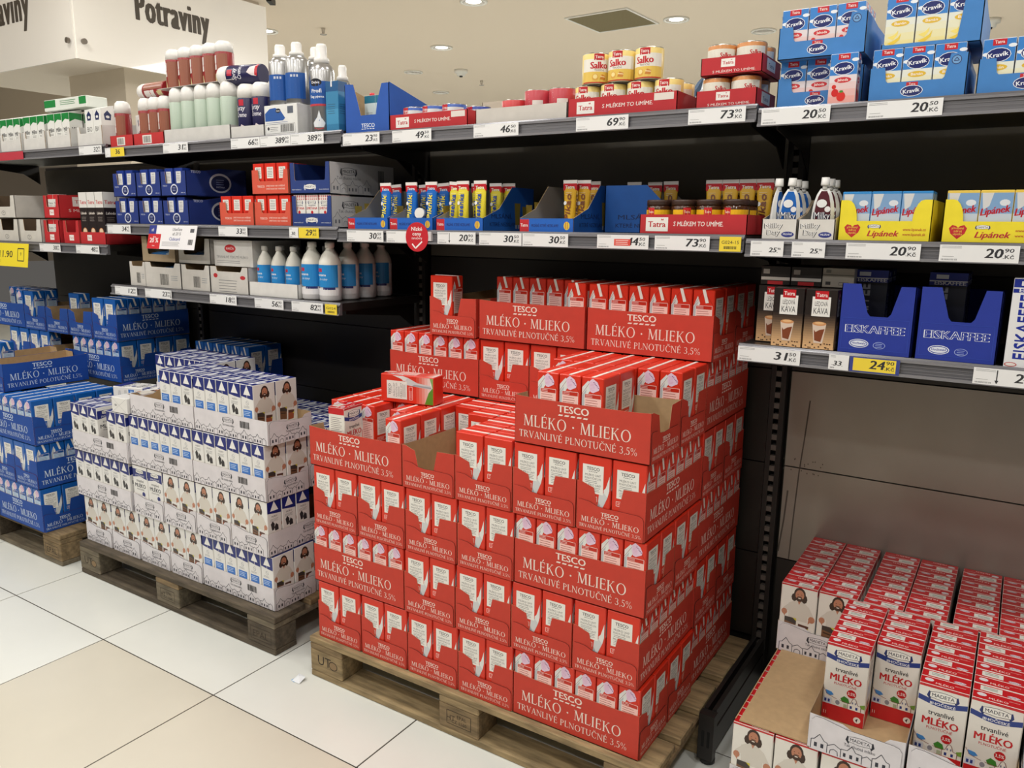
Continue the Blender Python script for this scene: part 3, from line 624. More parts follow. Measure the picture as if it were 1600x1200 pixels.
NM, LM_ = .1975, .396
def white_tray(name):
    b = MB(); c = (222, 218, 222); m = board(c); t = .0006; h = .086; ik = (50, 52, 64)
    b.box(0, 0, 0, LM_, NM, .002, KRAFT); ce = mat('cut_edge_grey', (168, 150, 128), .8)
    for k, fr in ((0, frame((0, 0, 0), (1, 0, 0), (0, 0, 1))), (2, frame((LM_, NM, 0), (-1, 0, 0), (0, 0, 1)))):
        b.prism(fr, [(0, 0), (LM_, 0), (LM_, h), (0, h)], -t, 0, m, KRAFT, ce)
        a = Art(b, fr, rough=.6); houses(a, .002, LM_, .002, 1.45, ik); emblem(a, LM_*.48, .062, 1.15, (40, 42, 52), (40, 42, 52), c); a.text('Tak chutná mléko', LM_*.48, .041, .008, ik, wid=.064)
        if k == 0: a.barcode(LM_*.64, .046, LM_*.77, .070)
    for o in (((0, NM, 0), (0, -1, 0)), ((LM_, 0, 0), (0, 1, 0))):
        fr = frame(o[0], o[1], (0, 0, 1)); b.prism(fr, [(0, 0), (NM, 0), (NM, h), (NM*.84, h-.004), (NM*.76, h-.020), (NM*.50, h-.018), (NM*.36, h-.004), (0, h)], -t, 0, m, KRAFT, ce)
    tray = b.mesh(name); flaps = []
    for o in (((0, NM, 0), (0, -1, 0)), ((LM_, 0, 0), (0, 1, 0))):
        b = MB(); fr = frame(o[0], o[1], (0, 0, 1))
        b.prism(fr, [(.006, 0), (NM-.006, 0), (NM-.006, h-.026), (NM-.012, h-.018), (NM-.024, h-.015), (NM*.4, h-.013), (.030, h-.004), (.014, h-.004), (.006, h-.014)], .0002, .0022, m, None, mat('cut_shade_grey', (96, 92, 92), .8))
        a = Art(b, fr, .0023, rough=.6); houses(a, .008, NM-.006, .002, 1.45, ik); emblem(a, NM*.55, .052, 1.1, (40, 42, 52), (40, 42, 52), c); a.text('Tak chutná mléko', NM*.55, .034, .0075, ik, wid=.064)
        flaps.append(b.mesh(name+'_flap'))
    return tray, flaps
WT = white_tray('white_tray')

# ------------------------------------------------------------------ stacking
class Stack:
    def __init__(s, noun, prefix, grp, cgrp, n, l, cw, cdp, ch):
        s.noun, s.prefix, s.grp, s.cgrp = noun, prefix, grp, cgrp; s.n, s.l, s.cw, s.cd, s.ch = n, l, cw, cdp, ch; s.trays = []; s.count = {}
    def tray(s, x, y, z, kind, where, tone, front='a', mask=None, sx=1.0, make=True):
        """kind L: long side to the aisle, N: short side to the aisle; mask(row, col) says which cartons are there; front: which way the cartons face"""
        s.trays.append(dict(x=x, y=y, z=z, k=kind, where=where, tone=tone, f=front, mask=mask, sx=sx, make=make))
    def build(s, tone):
        T = s.trays
        def size(t): return (s.l*t['sx'], s.n) if t['k'] == 'L' else (s.n*t['sx'], s.l)
        def covered(px, py, z):
            for t in T:
                w, d = size(t)
                if abs(t['z']-z) < .03 and t['x']-.004 < px < t['x']+w+.004 and t['y']-.004 < py < t['y']+d+.004: return t
            return None
        for t in T:
            tm, flaps, cm = tone[t['tone']]; w, d = size(t)
            rz = 0 if t['k'] == 'L' else PI/2
            loc = (t['x']+(0 if t['k'] == 'L' else w), t['y'], t['z'])
            o = put(s.noun+'_tray' if False else 'cardboard_tray', tm, loc, rz, label=t['where'][0], cat='cardboard tray', group=s.grp, scale=(1, t['sx'], 1) if t['k'] == 'N' else (t['sx'], 1, 1))
            for f in flaps: put('end_flap', f, parent=o)
            nc, nr = (6, 2) if t['k'] == 'L' else (2, 6); px, py = w/nc, d/nr
            for r in range(nr):
                for c in range(nc):
                    if t['mask'] and not t['mask'](r, c): continue
                    cx, cy = t['x']+px*(c+.5), t['y']+py*(r+.5)
                    top = covered(cx, cy, t['z']+s.ch_pitch) is None
                    # seen from the aisle or from the right end
                    fr = r == 0 or (t['mask'] is not None and not t['mask'](r-1, c)); rt = c == nc-1 or (t['mask'] is not None and not t['mask'](r, c+1))
                    if r == 0 and covered(cx, t['y']-.02, t['z']): fr = False
                    if c == nc-1:
                        q = covered(t['x']+w+.02, cy, t['z'])
                        if q: rt = False
                    if s.skip and s.skip(cx, cy, t['z'], top, fr, rt): continue
                    if not (top or fr or rt): continue
                    s.carton(t, cm, cx, cy, t['z']+.0022, r, c, px, py)
    skip = None
    def carton(s, t, cm, cx, cy, z, r, c, px, py):
        front = t['f']; ang = {('L', 'a'): PI/2, ('L', 'b'): -PI/2, ('N', 'a'): 0, ('N', 'b'): PI}[(t['k'], front)]
        if cm[0] == 'mix': ang = -PI/2 if t['mix'](r, c) else ang
        jx = random.uniform(-.0002, .0002); jy = random.uniform(-.0002, .0002)
        lab = "%s-row %s %s in the %s" % (ORD[r], ORD[c], s.prefix[t['tone']], t['where'][1])
        place_carton(t['tone'], cx+jx, cy+jy, z, ang, lab, s.cgrp)
def place_carton(tone, cx, cy, z, ang, lab, grp, rot=None, loc=None, par=None):
    if tone in ('red', 'blue'):
        me, tab, seam = RC if tone == 'red' else BC; w, d = CW, CDp
    elif tone == 'skim': me = SK[0]; w, d = MW, MD_
    else: me = FU[0]; w, d = MW, MD_
    if loc is None:
        c, s_ = math.cos(ang), math.sin(ang); loc = (cx-(c*w/2-s_*d/2), cy-(s_*w/2+c*d/2), z)
    o = put({'red': 'red_milk_carton', 'blue': 'blue_milk_carton', 'skim': 'white_milk_carton', 'full': 'whole_milk_carton'}[tone], me, loc, ang, label=lab, cat='milk carton', group=grp, rot=rot)
    if tone in ('red', 'blue'):
        put('pull_tab', tab, parent=o); put('top_seam', seam, parent=o)
    elif tone == 'skim':
        for e in SK[1]: put('folded_ear', e, parent=o)
    else: put('top_edge', FU[1], parent=o)
    return o

TONES = {'red': (RT_[0], RT_[1], RC), 'blue': (BT_[0], BT_[1], BC), 'skim': (WT[0], WT[1], SK), 'full': (WT[0], WT[1], FU)}
LAY = ['bottom', 'second', 'third', 'fourth', 'fifth', 'top']
def wh(tone_word, layer, k, blk):
    return ("%s milk tray, %s layer, %s from the left, %s" % (tone_word, LAY[layer], ORD[k], blk), "%s layer's %s tray, %s" % (LAY[layer], ORD[k], blk))

# --- red pallet
P_ = .1935; HP = .1988; Z0 = .1455
R1 = Stack('red', {'red': 'red carton'}, 'red milk trays on the pale pallet', 'red milk cartons on the pale pallet', NT, LT_, CW, CDp, CH); R1.ch_pitch = HP
NNNNL = [(0, 'N'), (1, 'N'), (2, 'N'), (3, 'N'), (4, 'L')]; LNNNN = [(0, 'L'), (2, 'N'), (3, 'N'), (4, 'N'), (5, 'N')]
for lay in range(4):
    pat = NNNNL if lay in (0,) else LNNNN
    if lay == 2: pat = NNNNL
    for k, (u, kd) in enumerate(pat):
        x = u*P_+{0: .006, 1: -.004, 2: .004, 3: -.004}[lay]; z = Z0+lay*HP; m = None
        if kd == 'N':
            if lay == 3 and u == 2: m = lambda r, c: r >= (4 if c == 0 else 3)
            R1.tray(x, 0, z, 'N', wh('red', lay, k, 'front of red stack'), 'red', 'a', m)
        else:
            if lay == 3: m = lambda r, c: (r == 1 and c != 3) or (r == 0 and c == 5)
            R1.tray(x, 0, z, 'L', wh('red', lay, k, 'front of red stack'), 'red', 'a', m)
            m2 = None
            R1.tray(x, .192, z, 'L', wh('red', lay, k, 'red stack second row'), 'red', 'a', m2)
# right-hand column of the fifth layer
z = Z0+4*HP
R1.tray(4*P_, 0, z, 'L', wh('red', 4, 0, 'front of red stack'), 'red', 'a', lambda r, c: 1 <= c <= 3)
R1.tray(4*P_, .192, z, 'L', wh('red', 4, 0, 'red stack second row'), 'red', 'a')
# back half of the pallet
for lay in range(5):
    if lay < 4:
        for k, (u, kd) in enumerate([(4, 'L'), (4, 'L')] if lay in (1, 3) else [(4, 'N'), (5, 'N')]):
            if kd == 'L': R1.tray(u*P_, .386+k*.192, Z0+lay*HP, 'L', wh('red', lay, k, 'back right of red stack'), 'red', 'a')
            else: R1.tray(u*P_, .386, Z0+lay*HP, 'N', wh('red', lay, k, 'back right of red stack'), 'red', 'a')
    else:
        for k, (u, kd) in enumerate(LNNNN): R1.tray(u*P_, .386, z, kd, wh('red', 4, k, 'back of red stack'), 'red', 'a')
z = Z0+5*HP
R1.tray(.188, .378, z, 'N', wh('red', 5, 0, 'back of red stack'), 'red', 'a', lambda r, c: (c == 0 and r == 0) or r > 2)
R1.tray(.392, .378, z, 'L', wh('red', 5, 1, 'back of red stack'), 'red', 'b', lambda r, c: r == 1 or c == 5)
R1.tray(.784, .378, z, 'L', wh('red', 5, 2, 'back of red stack'), 'red', 'b')
R1.tray(.784, .572, z, 'L', wh('red', 5, 3, 'back of red stack'), 'red', 'b')
R1.skip = lambda x, y, z, top, fr, rt: (y > .60 and not (rt and x > 1.0)) or (z > Z0+4.5*HP and y > .60 and x < .9)
R1.build(TONES)
o = place_carton('red', 0, 0, 0, 0, 'red carton lying on its side on top of the red stack', 'red milk cartons on the pale pallet', rot=(-PI/2, 0, math.radians(18)), loc=(.135, .215, Z0+4*HP+.001))
o.rotation_euler = (0, -PI/2, 0); o.rotation_euler = (0, 0, 0)
o.matrix_world = Matrix.Translation((.115, .225, Z0+4*HP-.003+CDp)) @ Matrix.Rotation(math.radians(12), 4, 'Z') @ Matrix(((0, 0, -1, 0), (-1, 0, 0, 0), (0, 1, 0, 0), (0, 0, 0, 1))) if False else Matrix.Translation((.345, .20, Z0+4*HP)) @ Matrix.Rotation(math.radians(10), 4, 'Z') @ Matrix.Rotation(-PI/2, 4, 'Y')
o = place_carton('full', .105, .055, Z0+3*HP+.0025, PI/2+.1, 'red and white carton standing among red ones in the top left tray', 'odd cartons on the red stack')

# --- white pallet
ZW = .1455; HW = .2035
W1 = Stack('white', {'skim': 'white carton', 'blue': 'blue carton'}, 'white milk trays on the grey pallet', 'blue and white cartons on the grey pallet', NM, LM_, MW, MD_, MH); W1.ch_pitch = HW
PW = .2005
X0 = -1.442
for k, u in enumerate(range(4)): W1.tray(X0+u*PW, .025, ZW, 'N', wh('white', 0, k, 'front of white stack'), 'skim', 'a')
W1.tray(X0+4*PW, .025, ZW, 'L', wh('white', 0, 4, 'front of white stack'), 'skim', 'a')
W1.tray(X0+4*PW, .225, ZW, 'L', wh('white', 0, 4, 'second row of white stack'), 'skim', 'a')
W1.tray(-1.462, .015, ZW+HW, 'L', wh('white', 1, 0, 'front of white stack'), 'skim', 'b')
W1.tray(-1.462+.4+.01, .020, ZW+HW, 'N', wh('white', 1, 1, 'front of white stack'), 'skim', 'b')
for k in range(3): W1.tray(-1.462+.4+.01+(k+1)*PW, .020, ZW+HW, 'N', wh('white', 1, k+2, 'front of white stack'), 'skim', 'a')
W1.tray(-1.452, .010, ZW+2*HW, 'L', wh('white', 2, 0, 'front of white stack'), 'skim', 'b', lambda r, c: (r == 0 and c != 3) or (r == 1 and c in (0, 2, 5)))
W1.tray(-1.050, .020, ZW+2*HW, 'L', wh('white', 2, 1, 'front of white stack'), 'skim', 'a')
W1.tray(-.650, .020, ZW+2*HW, 'L', wh('white', 2, 2, 'front of white stack'), 'mixed', 'a')
W1.tray(-1.03, .025, ZW+3*HW, 'L', wh('white', 3, 0, 'front of white stack'), 'mixed', 'a', lambda r, c: c >= 3)
W1.tray(-.630, .025, ZW+3*HW, 'L', wh('white', 3, 1, 'front of white stack'), 'mixed', 'a', lambda r, c: c <= 4)
for i in range(2):
    W1.tray(-.655, .2235+i*.2, ZW+2*HW, 'L', wh('white', 2, 2, ['second row', 'third row', 'back row'][i]+' of white stack'), 'skim', 'a')
    if i == 1: W1.tray(-1.06, .2235+i*.2, ZW+2*HW, 'L', wh('white', 2, 1, ['second row', 'third row', 'back row'][i]+' of white stack'), 'skim', 'a')
W1.tray(-1.06, .2235, ZW+2*HW, 'L', wh('white', 2, 1, 'second row of white stack'), 'skim', 'a')
W1.tray(-1.16, .226, ZW+3*HW, 'L', wh('white', 3, 0, 'second row of white stack'), 'skim', 'a')

W1.skip = lambda x, y, z, top, fr, rt: (z < ZW+1.5*HW and y > .23 and not (rt and z < ZW+.5*HW and y < .43)) or (z < ZW+2.5*HW and y > .23 and x < -.86 and not top)
TONES['mixed'] = (WT[0], WT[1], SK)
W1.prefix['mixed'] = 'white carton'
_c = W1.carton
def mixed(t, cm, cx, cy, z, r, c, px, py):
    if t['tone'] == 'mixed':
        odd = {2: (0, 1, 2), 30: (5,), 31: (4,)}.get(2 if abs(t['z']-(ZW+2*HW)) < .01 else (30 if t['x'] < -.9 else 31), ())
        if t['x'] > -.9 and abs(t['z']-(ZW+3*HW)) < .01: odd = (3,)
        t2 = dict(t, tone='skim', f='b' if c in odd else 'a'); return _c(t2, cm, cx, cy, z, r, c, px, py)
    if t['tone'] == 'skim' and t['k'] == 'N' and t['f'] == 'a' and False: pass
    return _c(t, cm, cx, cy, z, r, c, px, py)
W1.carton = mixed
W1.build(TONES)
B0 = Stack('blue', {'blue': 'blue carton'}, 'blue milk trays behind the white stack', 'blue milk cartons', NT, LT_, CW, CDp, CH); B0.ch_pitch = HP
B0.tray(-1.40, .590, ZW+3*HW, 'L', ('blue milk tray at the back behind the white stack', 'blue tray behind the white stack'), 'blue', 'b')
B0.tray(-1.45, .45, ZW+2*HW-.06, 'L', ('blue milk tray hidden behind the white stack below', 'lower blue tray behind the white stack'), 'blue', 'b', lambda r, c: False)
B0.trays.pop()
B0.skip = None; B0.build(TONES)
# the loose white cartons at the left end
o = place_carton('skim', 0, 0, 0, 0, 'white carton lying across the top of the left tray, its end to the aisle', 'loose white cartons', loc=(0, 0, 0))
o.matrix_world = Matrix.Translation((-1.30, .165, ZW+3*HW+MD_)) @ Matrix.Rotation(math.radians(6), 4, 'Z') @ Matrix.Rotation(PI/2, 4, 'Y') @ Matrix.Rotation(PI, 4, 'Z') @ Matrix.Translation((-MW, -MD_, 0)) @ Matrix.Identity(4)
o.matrix_world = Matrix.Translation((-1.325, .13, ZW+3*HW+.001)) @ Matrix.Rotation(math.radians(14), 4, 'Z') @ Matrix(((0, 0, 1, 0), (1, 0, 0, 0), (0, 1, 0, 0), (0, 0, 0, 1)))
o = place_carton('skim', 0, 0, 0, 0, 'white carton lying with its folded base facing the aisle beside the tray', 'loose white cartons', loc=(0, 0, 0))
o.matrix_world = Matrix.Translation((-1.135, .010, ZW+3*HW+.001)) @ Matrix.Rotation(math.radians(3), 4, 'Z') @ Matrix(((1, 0, 0, 0), (0, 0, 1, 0), (0, -1, 0, MD_), (0, 0, 0, 1)))
b = MB(); a = Art(b, frame((0, 0, 0), (0, 1, 0), (1, 0, 0)), rough=.4)
a.line([(0, 0), (MD_, MW)], .0008, (160, 160, 164)); a.line([(0, MW), (MD_, 0)], .0008, (160, 160, 164)); a.text('8', MD_*.5, MW*.2, .014, (50, 50, 54)); put('base_fold', b.mesh('base_fold'), parent=o)

# --- blue pallet
B1 = Stack('blue', {'blue': 'blue carton'}, 'blue milk trays on the far pallet', 'blue milk cartons on the far pallet', NT, LT_, CW, CDp, CH); B1.ch_pitch = .1995
HB = .1995; yb = -.05; xr = -1.655
for k in range(2):
    B1.tray(xr-LT_-k*.388, yb, Z0, 'L', wh('blue', 0, 1-k, 'front of blue stack'), 'blue', 'a'); B1.tray(xr-LT_-k*.388, yb+.193, Z0, 'L', wh('blue', 0, 1-k, 'second row of blue stack'), 'blue', 'a')
    B1.tray(xr-LT_-k*.388+.004, yb, Z0+2*HB, 'L', wh('blue', 2, 1-k, 'front of blue stack'), 'blue', 'a')
    B1.tray(xr-LT_-k*.388+.004, yb+.193, Z0+2*HB, 'L', wh('blue', 2, 1-k, 'second row of blue stack'), 'blue', 'a')
for k in range(4): B1.tray(xr-NT-k*.194, yb, Z0+HB, 'N', wh('blue', 1, 3-k, 'front of blue stack'), 'blue', 'a')
B1.tray(-1.918-NT, -.025, Z0+3*HB, 'N', wh('blue', 3, 1, 'front of blue stack'), 'blue', 'a', lambda r, c: False)
B1.tray(-1.918-NT-.197, -.0, Z0+3*HB, 'N', wh('blue', 3, 0, 'front of blue stack'), 'blue', 'a', lambda r, c: r == 1 and c == 1)
xq = -1.702
for k, kd in enumerate('LNNL'):
    pass
B1.tray(xq-LT_*1.06, .395, Z0+3*HB, 'L', wh('blue', 3, 3, 'back of blue stack'), 'blue', 'a', sx=1.06)
for k in range(3): B1.tray(xq-LT_*1.06-.208*(k+1), .395, Z0+3*HB, 'N', wh('blue', 3, 2-k, 'back of blue stack'), 'blue', 'a', sx=1.06)
B1.tray(xq-LT_*1.06, .590, Z0+3*HB, 'L', wh('blue', 3, 3, 'rear row of blue stack'), 'blue', 'a', sx=1.06)
B1.tray(xq-NT*1.08, .395, Z0+4*HB, 'N', wh('blue', 4, 4, 'back of blue stack'), 'blue', 'a', sx=1.08)
B1.tray(xq-NT*1.08-.212, .395, Z0+4*HB, 'N', wh('blue', 4, 3, 'back of blue stack'), 'blue', 'a', lambda r, c: r > 4, sx=1.08)
B1.tray(xq-NT*1.08-.426, .395, Z0+4*HB, 'N', wh('blue', 4, 2, 'back of blue stack'), 'blue', 'a', lambda r, c: (c == 1 and r == 1) or r > 4, sx=1.08)
B1.tray(xq-NT*1.08-.640, .395, Z0+4*HB, 'N', wh('blue', 4, 1, 'back of blue stack'), 'blue', 'a', lambda r, c: (c == 0 and r < 2) or r > 3, sx=1.08)
B1.tray(xq-NT*1.08-.640-LT_*1.08-.005, .395, Z0+4*HB, 'L', wh('blue', 4, 0, 'back of blue stack'), 'blue', 'a', lambda r, c: r == 1 or c == 5, sx=1.08)
B1.skip = lambda x, y, z, top, fr, rt: (y > .33 and z < Z0+2.5*HB) or (y > .60 and not (rt and x > -1.9)) or x < -2.9
B1.build(TONES)

# --- right bay: red and white cartons
ZR = .1455; HR = .2005
F1 = Stack('full', {'full': 'red-topped carton'}, 'white trays in the right bay', 'red-topped milk cartons in the right bay', NM, LM_, MW, MD_, MH); F1.ch_pitch = HR
for k in range(3): F1.tray(1.395+k*.2015, .010, ZR, 'N', wh('white', 0, k, 'front of right bay'), 'full', 'b')
for k in range(4):
    F1.tray(1.392+k*.2075, .408, ZR, 'N', wh('white', 0, k, 'back of right bay'), 'full', 'b', lambda r, c: False)
    F1.tray(1.392+k*.2075, .408, ZR+HR, 'N', wh('white', 1, k, 'back of right bay'), 'full', 'b', (lambda r, c: r > 2) if k == 3 else None)
F1.tray(1.566, .010, ZR+HR, 'N', wh('white', 1, 0, 'front of right bay'), 'full', 'a', lambda r, c: r >= (2 if c == 0 else 3))
F1.tray(1.768, .010, ZR+HR, 'N', wh('white', 1, 1, 'front of right bay'), 'full', 'a', lambda r, c: r >= 1)
F1.tray(1.97, .010, ZR+HR, 'N', wh('white', 1, 2, 'front of right bay'), 'full', 'a')
F1.build(TONES)
b = MB(); b.box(.012, .004, 0, .190, .392, .003, KRAFT); b.box(.002, .004, .003, .004, .39, .004, KRAFT)
put('cardboard_sheet', b.mesh('cardboard_sheet'), (1.397, .012, ZR+HR+.001), label='bare brown cardboard sheet lying over the red-topped cartons', cat='cardboard sheet')
for i in range(2):
    o = place_carton('full', 0, 0, 0, 0, ['red-topped carton lying on its back behind the front tray, nearer the aisle', 'red-topped carton lying on its back behind the front tray, nearer the wall'][i], 'loose red-topped cartons', loc=(2.035, .43+i*.066, ZR+HR+.0035))
# scrap of paper on the floor
b = MB(); b.add([(0, 0, .001), (.035, -.01, .002), (.042, .02, .012), (.012, .03, .014), (.02, .012, .016)], [[0, 1, 4], [1, 2, 4], [2, 3, 4], [3, 0, 4]], ink((228, 232, 236))); b.add([(-.004, .004, .0015), (.012, -.006, .0015), (.02, .012, .006), (.004, .02, .003)], [[0, 1, 2, 3]], ink((120, 168, 214)))
put('paper_scrap', b.mesh('paper_scrap'), (-.045, -.085, 0), rz=.3, label='crumpled white and blue paper scrap on the floor by the pale pallet', cat='paper scrap')
# ------------------------------------------------------------------ price tags
TAGS = {'RT': [(1.265, 1.427, '20', '50'), (1.508, 1.664, '20', '50')],
'RM': [(1.27, 1.351, '25', '90'), (1.371, 1.449, '25', '90'), (1.496, 1.655, '20', '90'), (1.693, 1.845, '20', '90')],
'RL': [(1.256, 1.412, '31', '50'), (1.48, 1.526, '33', ''), (1.528, 1.638, 'y24', '90'), (1.788, 1.931, 'd24', '90')],
'CT': [(-0.163, 0.004, '23', '90'), (0.06, 0.223, '49', '50'), (0.388, 0.551, '46', '50'), (0.744, 0.905, '69', '90'), (1.075, 1.225, '73', '90')],
'CM': [(-0.126, 0.041, '30', '50'), (0.055, 0.180, '', ''), (0.27, 0.419, 'd20', '90'), (0.433, 0.587, '30', '50'), (0.59, 0.745, '30', '50'), (0.838, 0.993, 's44', '50'), (1.011, 1.163, '73', '90'), (1.189, 1.245, 'yG024-15', '')],
'LT': [(-1.60, -1.560, '', ''), (-1.558, -1.457, 'y36', ''), (-1.18, -1.017, '31', '90'), (-0.752, -0.588, '66', '90'), (-0.586, -0.423, '389', '90'), (-0.421, -0.256, '389', '90')],
'LM': [(-1.579, -1.405, '34', '90'), (-0.815, -0.645, '33', '50'), (-0.414, -0.367, '30', ''), (-0.364, -0.263, 'y29', '90')],
'LL': [(-1.561, -1.395, '12', '90'), (-1.334, -1.148, 'd23', '90'), (-0.895, -0.731, '18', '50'), (-0.624, -0.463, '56', '90'), (-0.418, -0.255, '82', '90'), (-0.244, -0.186, 'yG024', '')],
'FM': [(-2.172, -1.985, '30', '50'), (-1.849, -1.66, '48', '50')], 'FT': [(-1.807, -1.625, '32', '90')]}
WHERE = {'RT': 'top rail of the right bay', 'RM': 'middle rail of the right bay', 'RL': 'lowest rail of the right bay', 'CT': 'top rail of the middle bay', 'CM': 'middle rail above the red milk',
         'LT': 'top rail above the white cartons', 'LM': 'rail under the dark blue boxes', 'LL': 'lowest rail above the white cartons', 'FM': 'rail under the tall black cartons', 'FT': 'far top rail'}
DK = (48, 48, 52); PAPER = mat('tag_paper', (236, 236, 236), .5)
for key, lst in TAGS.items():
    x0_, x1_, zs, yf = SHELVES[key]
    for n, (a0, a1, p, q) in enumerate(lst):
        w = a1-a0; h = .037; b = MB(); yel = p.startswith('y'); base = (240, 214, 66) if yel else (236, 236, 236)
        b.box(0, 0, 0, w, .0008, h, ink(base, .4)); a = Art(b, frame((0, 0, 0), (1, 0, 0), (0, 0, 1)), rough=.4); g = (150, 150, 152)
        t = p.lstrip('yds')
        if yel and q and key == 'RL': a.rect(0, 0, w, h, (58, 70, 140)); a.rect(.008, .003, w-.008, h-.003, base)
        if t and not (yel and t[0] == 'G'):
            big = .021 if w > .1 else .012; tw = len(t)*big*.80; xr_ = w-.004-(.026 if q and w > .1 else .012)
            if yel: xr_ = w-.032
            a.text(t, xr_, .010, big, DK, al='r', bold=.035, shear=.15, wid=tw)
            if q and w > .1: a.text(q, xr_+.003, .0225, .0085, DK, al='l', bold=.02, shear=.1, wid=.017); a.text('Kč', xr_+.004, .009, .0085, DK, al='l', bold=.02, wid=.017)
            elif q: a.text(q, xr_+.002, .016, .0055, DK, al='l', bold=.02)
            a.bars([(xr_+.0005, .009, xr_+.0022, .0105)], DK)
        if yel and t[0] == 'G': a.text(t, w*.5, .019, .0085, DK, wid=w*.8); a.barcode(w*.2, .006, w*.8, .013, n=20)
        if not yel:
            a.lines(.004, h-.003, min(w*.42, .055), .0032, 2, .0008, g); a.barcode(.004, .003, min(w*.3, .036), .0065, g, 20); a.lines(.006, .012, .03, .003, 1, .0008, g)
        if p.startswith('d'):
            xx = w-.006 if key == 'LL' else w*.32
            a.line([(xx, .034), (xx, .008)], .0022, DK); a.poly([(xx-.004, .011), (xx+.004, .011), (xx, .003)], DK)
        if p.startswith('s'): a.rect(w*.34, .008, w*.66, .026, (222, 78, 66)); a.lines(w*.37, .023, w*.63, .005, 3, .0018, (244, 220, 214), .2)
        what = ('yellow shelf tag reading '+(t or '')) if yel else ('white price tag reading %s,%s' % (t, q) if q else ('small white price tag reading '+t if t else 'blank white shelf tag'))
        put('price_tag', b.mesh('price_tag'), (a0, yf-.0106, zs-.0405), label='%s, %s on the %s' % (what, ORD[n], WHERE[key]), cat='price tag', group='price tags on the '+WHERE[key])
# round red low-price sign, yellow and white offer cards
b = MB(); b.lathe([(.047, 0), (.047, .002)], ink((196, 30, 44)), 32, smooth=False); a = Art(b, frame((0, 0, .002), (1, 0, 0), (0, 1, 0)), rough=.4); Wt = (244, 240, 238)
a.text('Nízké', 0, .020, .0125, Wt, bold=.02, wid=.044); a.text('ceny', 0, .005, .0115, Wt, bold=.02, wid=.036); a.text('zaručeny', 0, -.007, .0085, Wt, wid=.044); a.line([(-.020, -.022), (-.006, -.036), (.022, -.014)], .005, Wt)
o = put('round_price_sign', b.mesh('round_price_sign'), (.187, .3175, 1.462), rot=(PI/2, 0, 0), label='round red sign reading Nízké ceny zaručeny clipped to the shelf rail', cat='sign')
b = MB(); b.box(.045, -.012, -.008, .058, .018, .0015, mat('clear_clip', (210, 206, 206), .2)); put('clip', b.mesh('sign_clip'), parent=o)
b = MB(); b.box(0, 0, 0, .315, .0015, .098, ink((236, 234, 236))); a = Art(b, frame((0, 0, 0), (1, 0, 0), (0, 0, 1)), rough=.4)
a.rect(0, 0, .086, .062, (204, 40, 48)); a.text('20 %', .043, .026, .020, Wt, bold=.02, wid=.058); a.text('sleva', .043, .046, .008, Wt); a.text('cena', .043, .010, .007, Wt); a.rect(.0, .062, .05, .098, (46, 58, 140)); a.text('až', .025, .073, .014, Wt)
a.text('Ušetřete', .19, .076, .013, (60, 60, 70), shear=.2); a.text('až 20 %', .19, .058, .013, (60, 60, 70), shear=.2); a.text('Clubcard', .18, .036, .014, (70, 80, 160), bold=.01); a.lines(.10, .030, .22, .005, 4, .0012, (130, 130, 140)); a.barcode(.27, .02, .30, .042); a.rect(.275, .07, .30, .085, (90, 90, 96))
put('offer_card', b.mesh('offer_card'), (-1.243, .282, 1.392), rot=(math.radians(-14), 0, 0), label='white and red discount card hanging below the dark blue boxes', cat='sign')
b = MB(); b.box(0, 0, 0, .40, .0015, .115, ink((240, 218, 52))); a = Art(b, frame((0, 0, 0), (1, 0, 0), (0, 0, 1)), rough=.4); a.text('11.90', .185, .045, .034, DK, bold=.02, wid=.13); a.frame(.30, .03, .36, .09, .005, DK); a.text('9', .33, .055, .018, DK); a.lines(.03, .03, .16, .008, 2, .003, (120, 110, 50))
put('offer_card', b.mesh('offer_card_yellow'), (-2.64, .285, 1.275), rot=(math.radians(-8), 0, 0), label='large yellow price card reading 11.90 hanging from the far rail', cat='sign')
b = MB(); b.box(0, 0, 0, .62, .001, .038, ink((190, 60, 74))); put('rail_strip', b.mesh('rail_strip'), (-2.92, YT-.0108, 1.834-.041), label='long dull red strip in the far top rail', cat='rail strip')

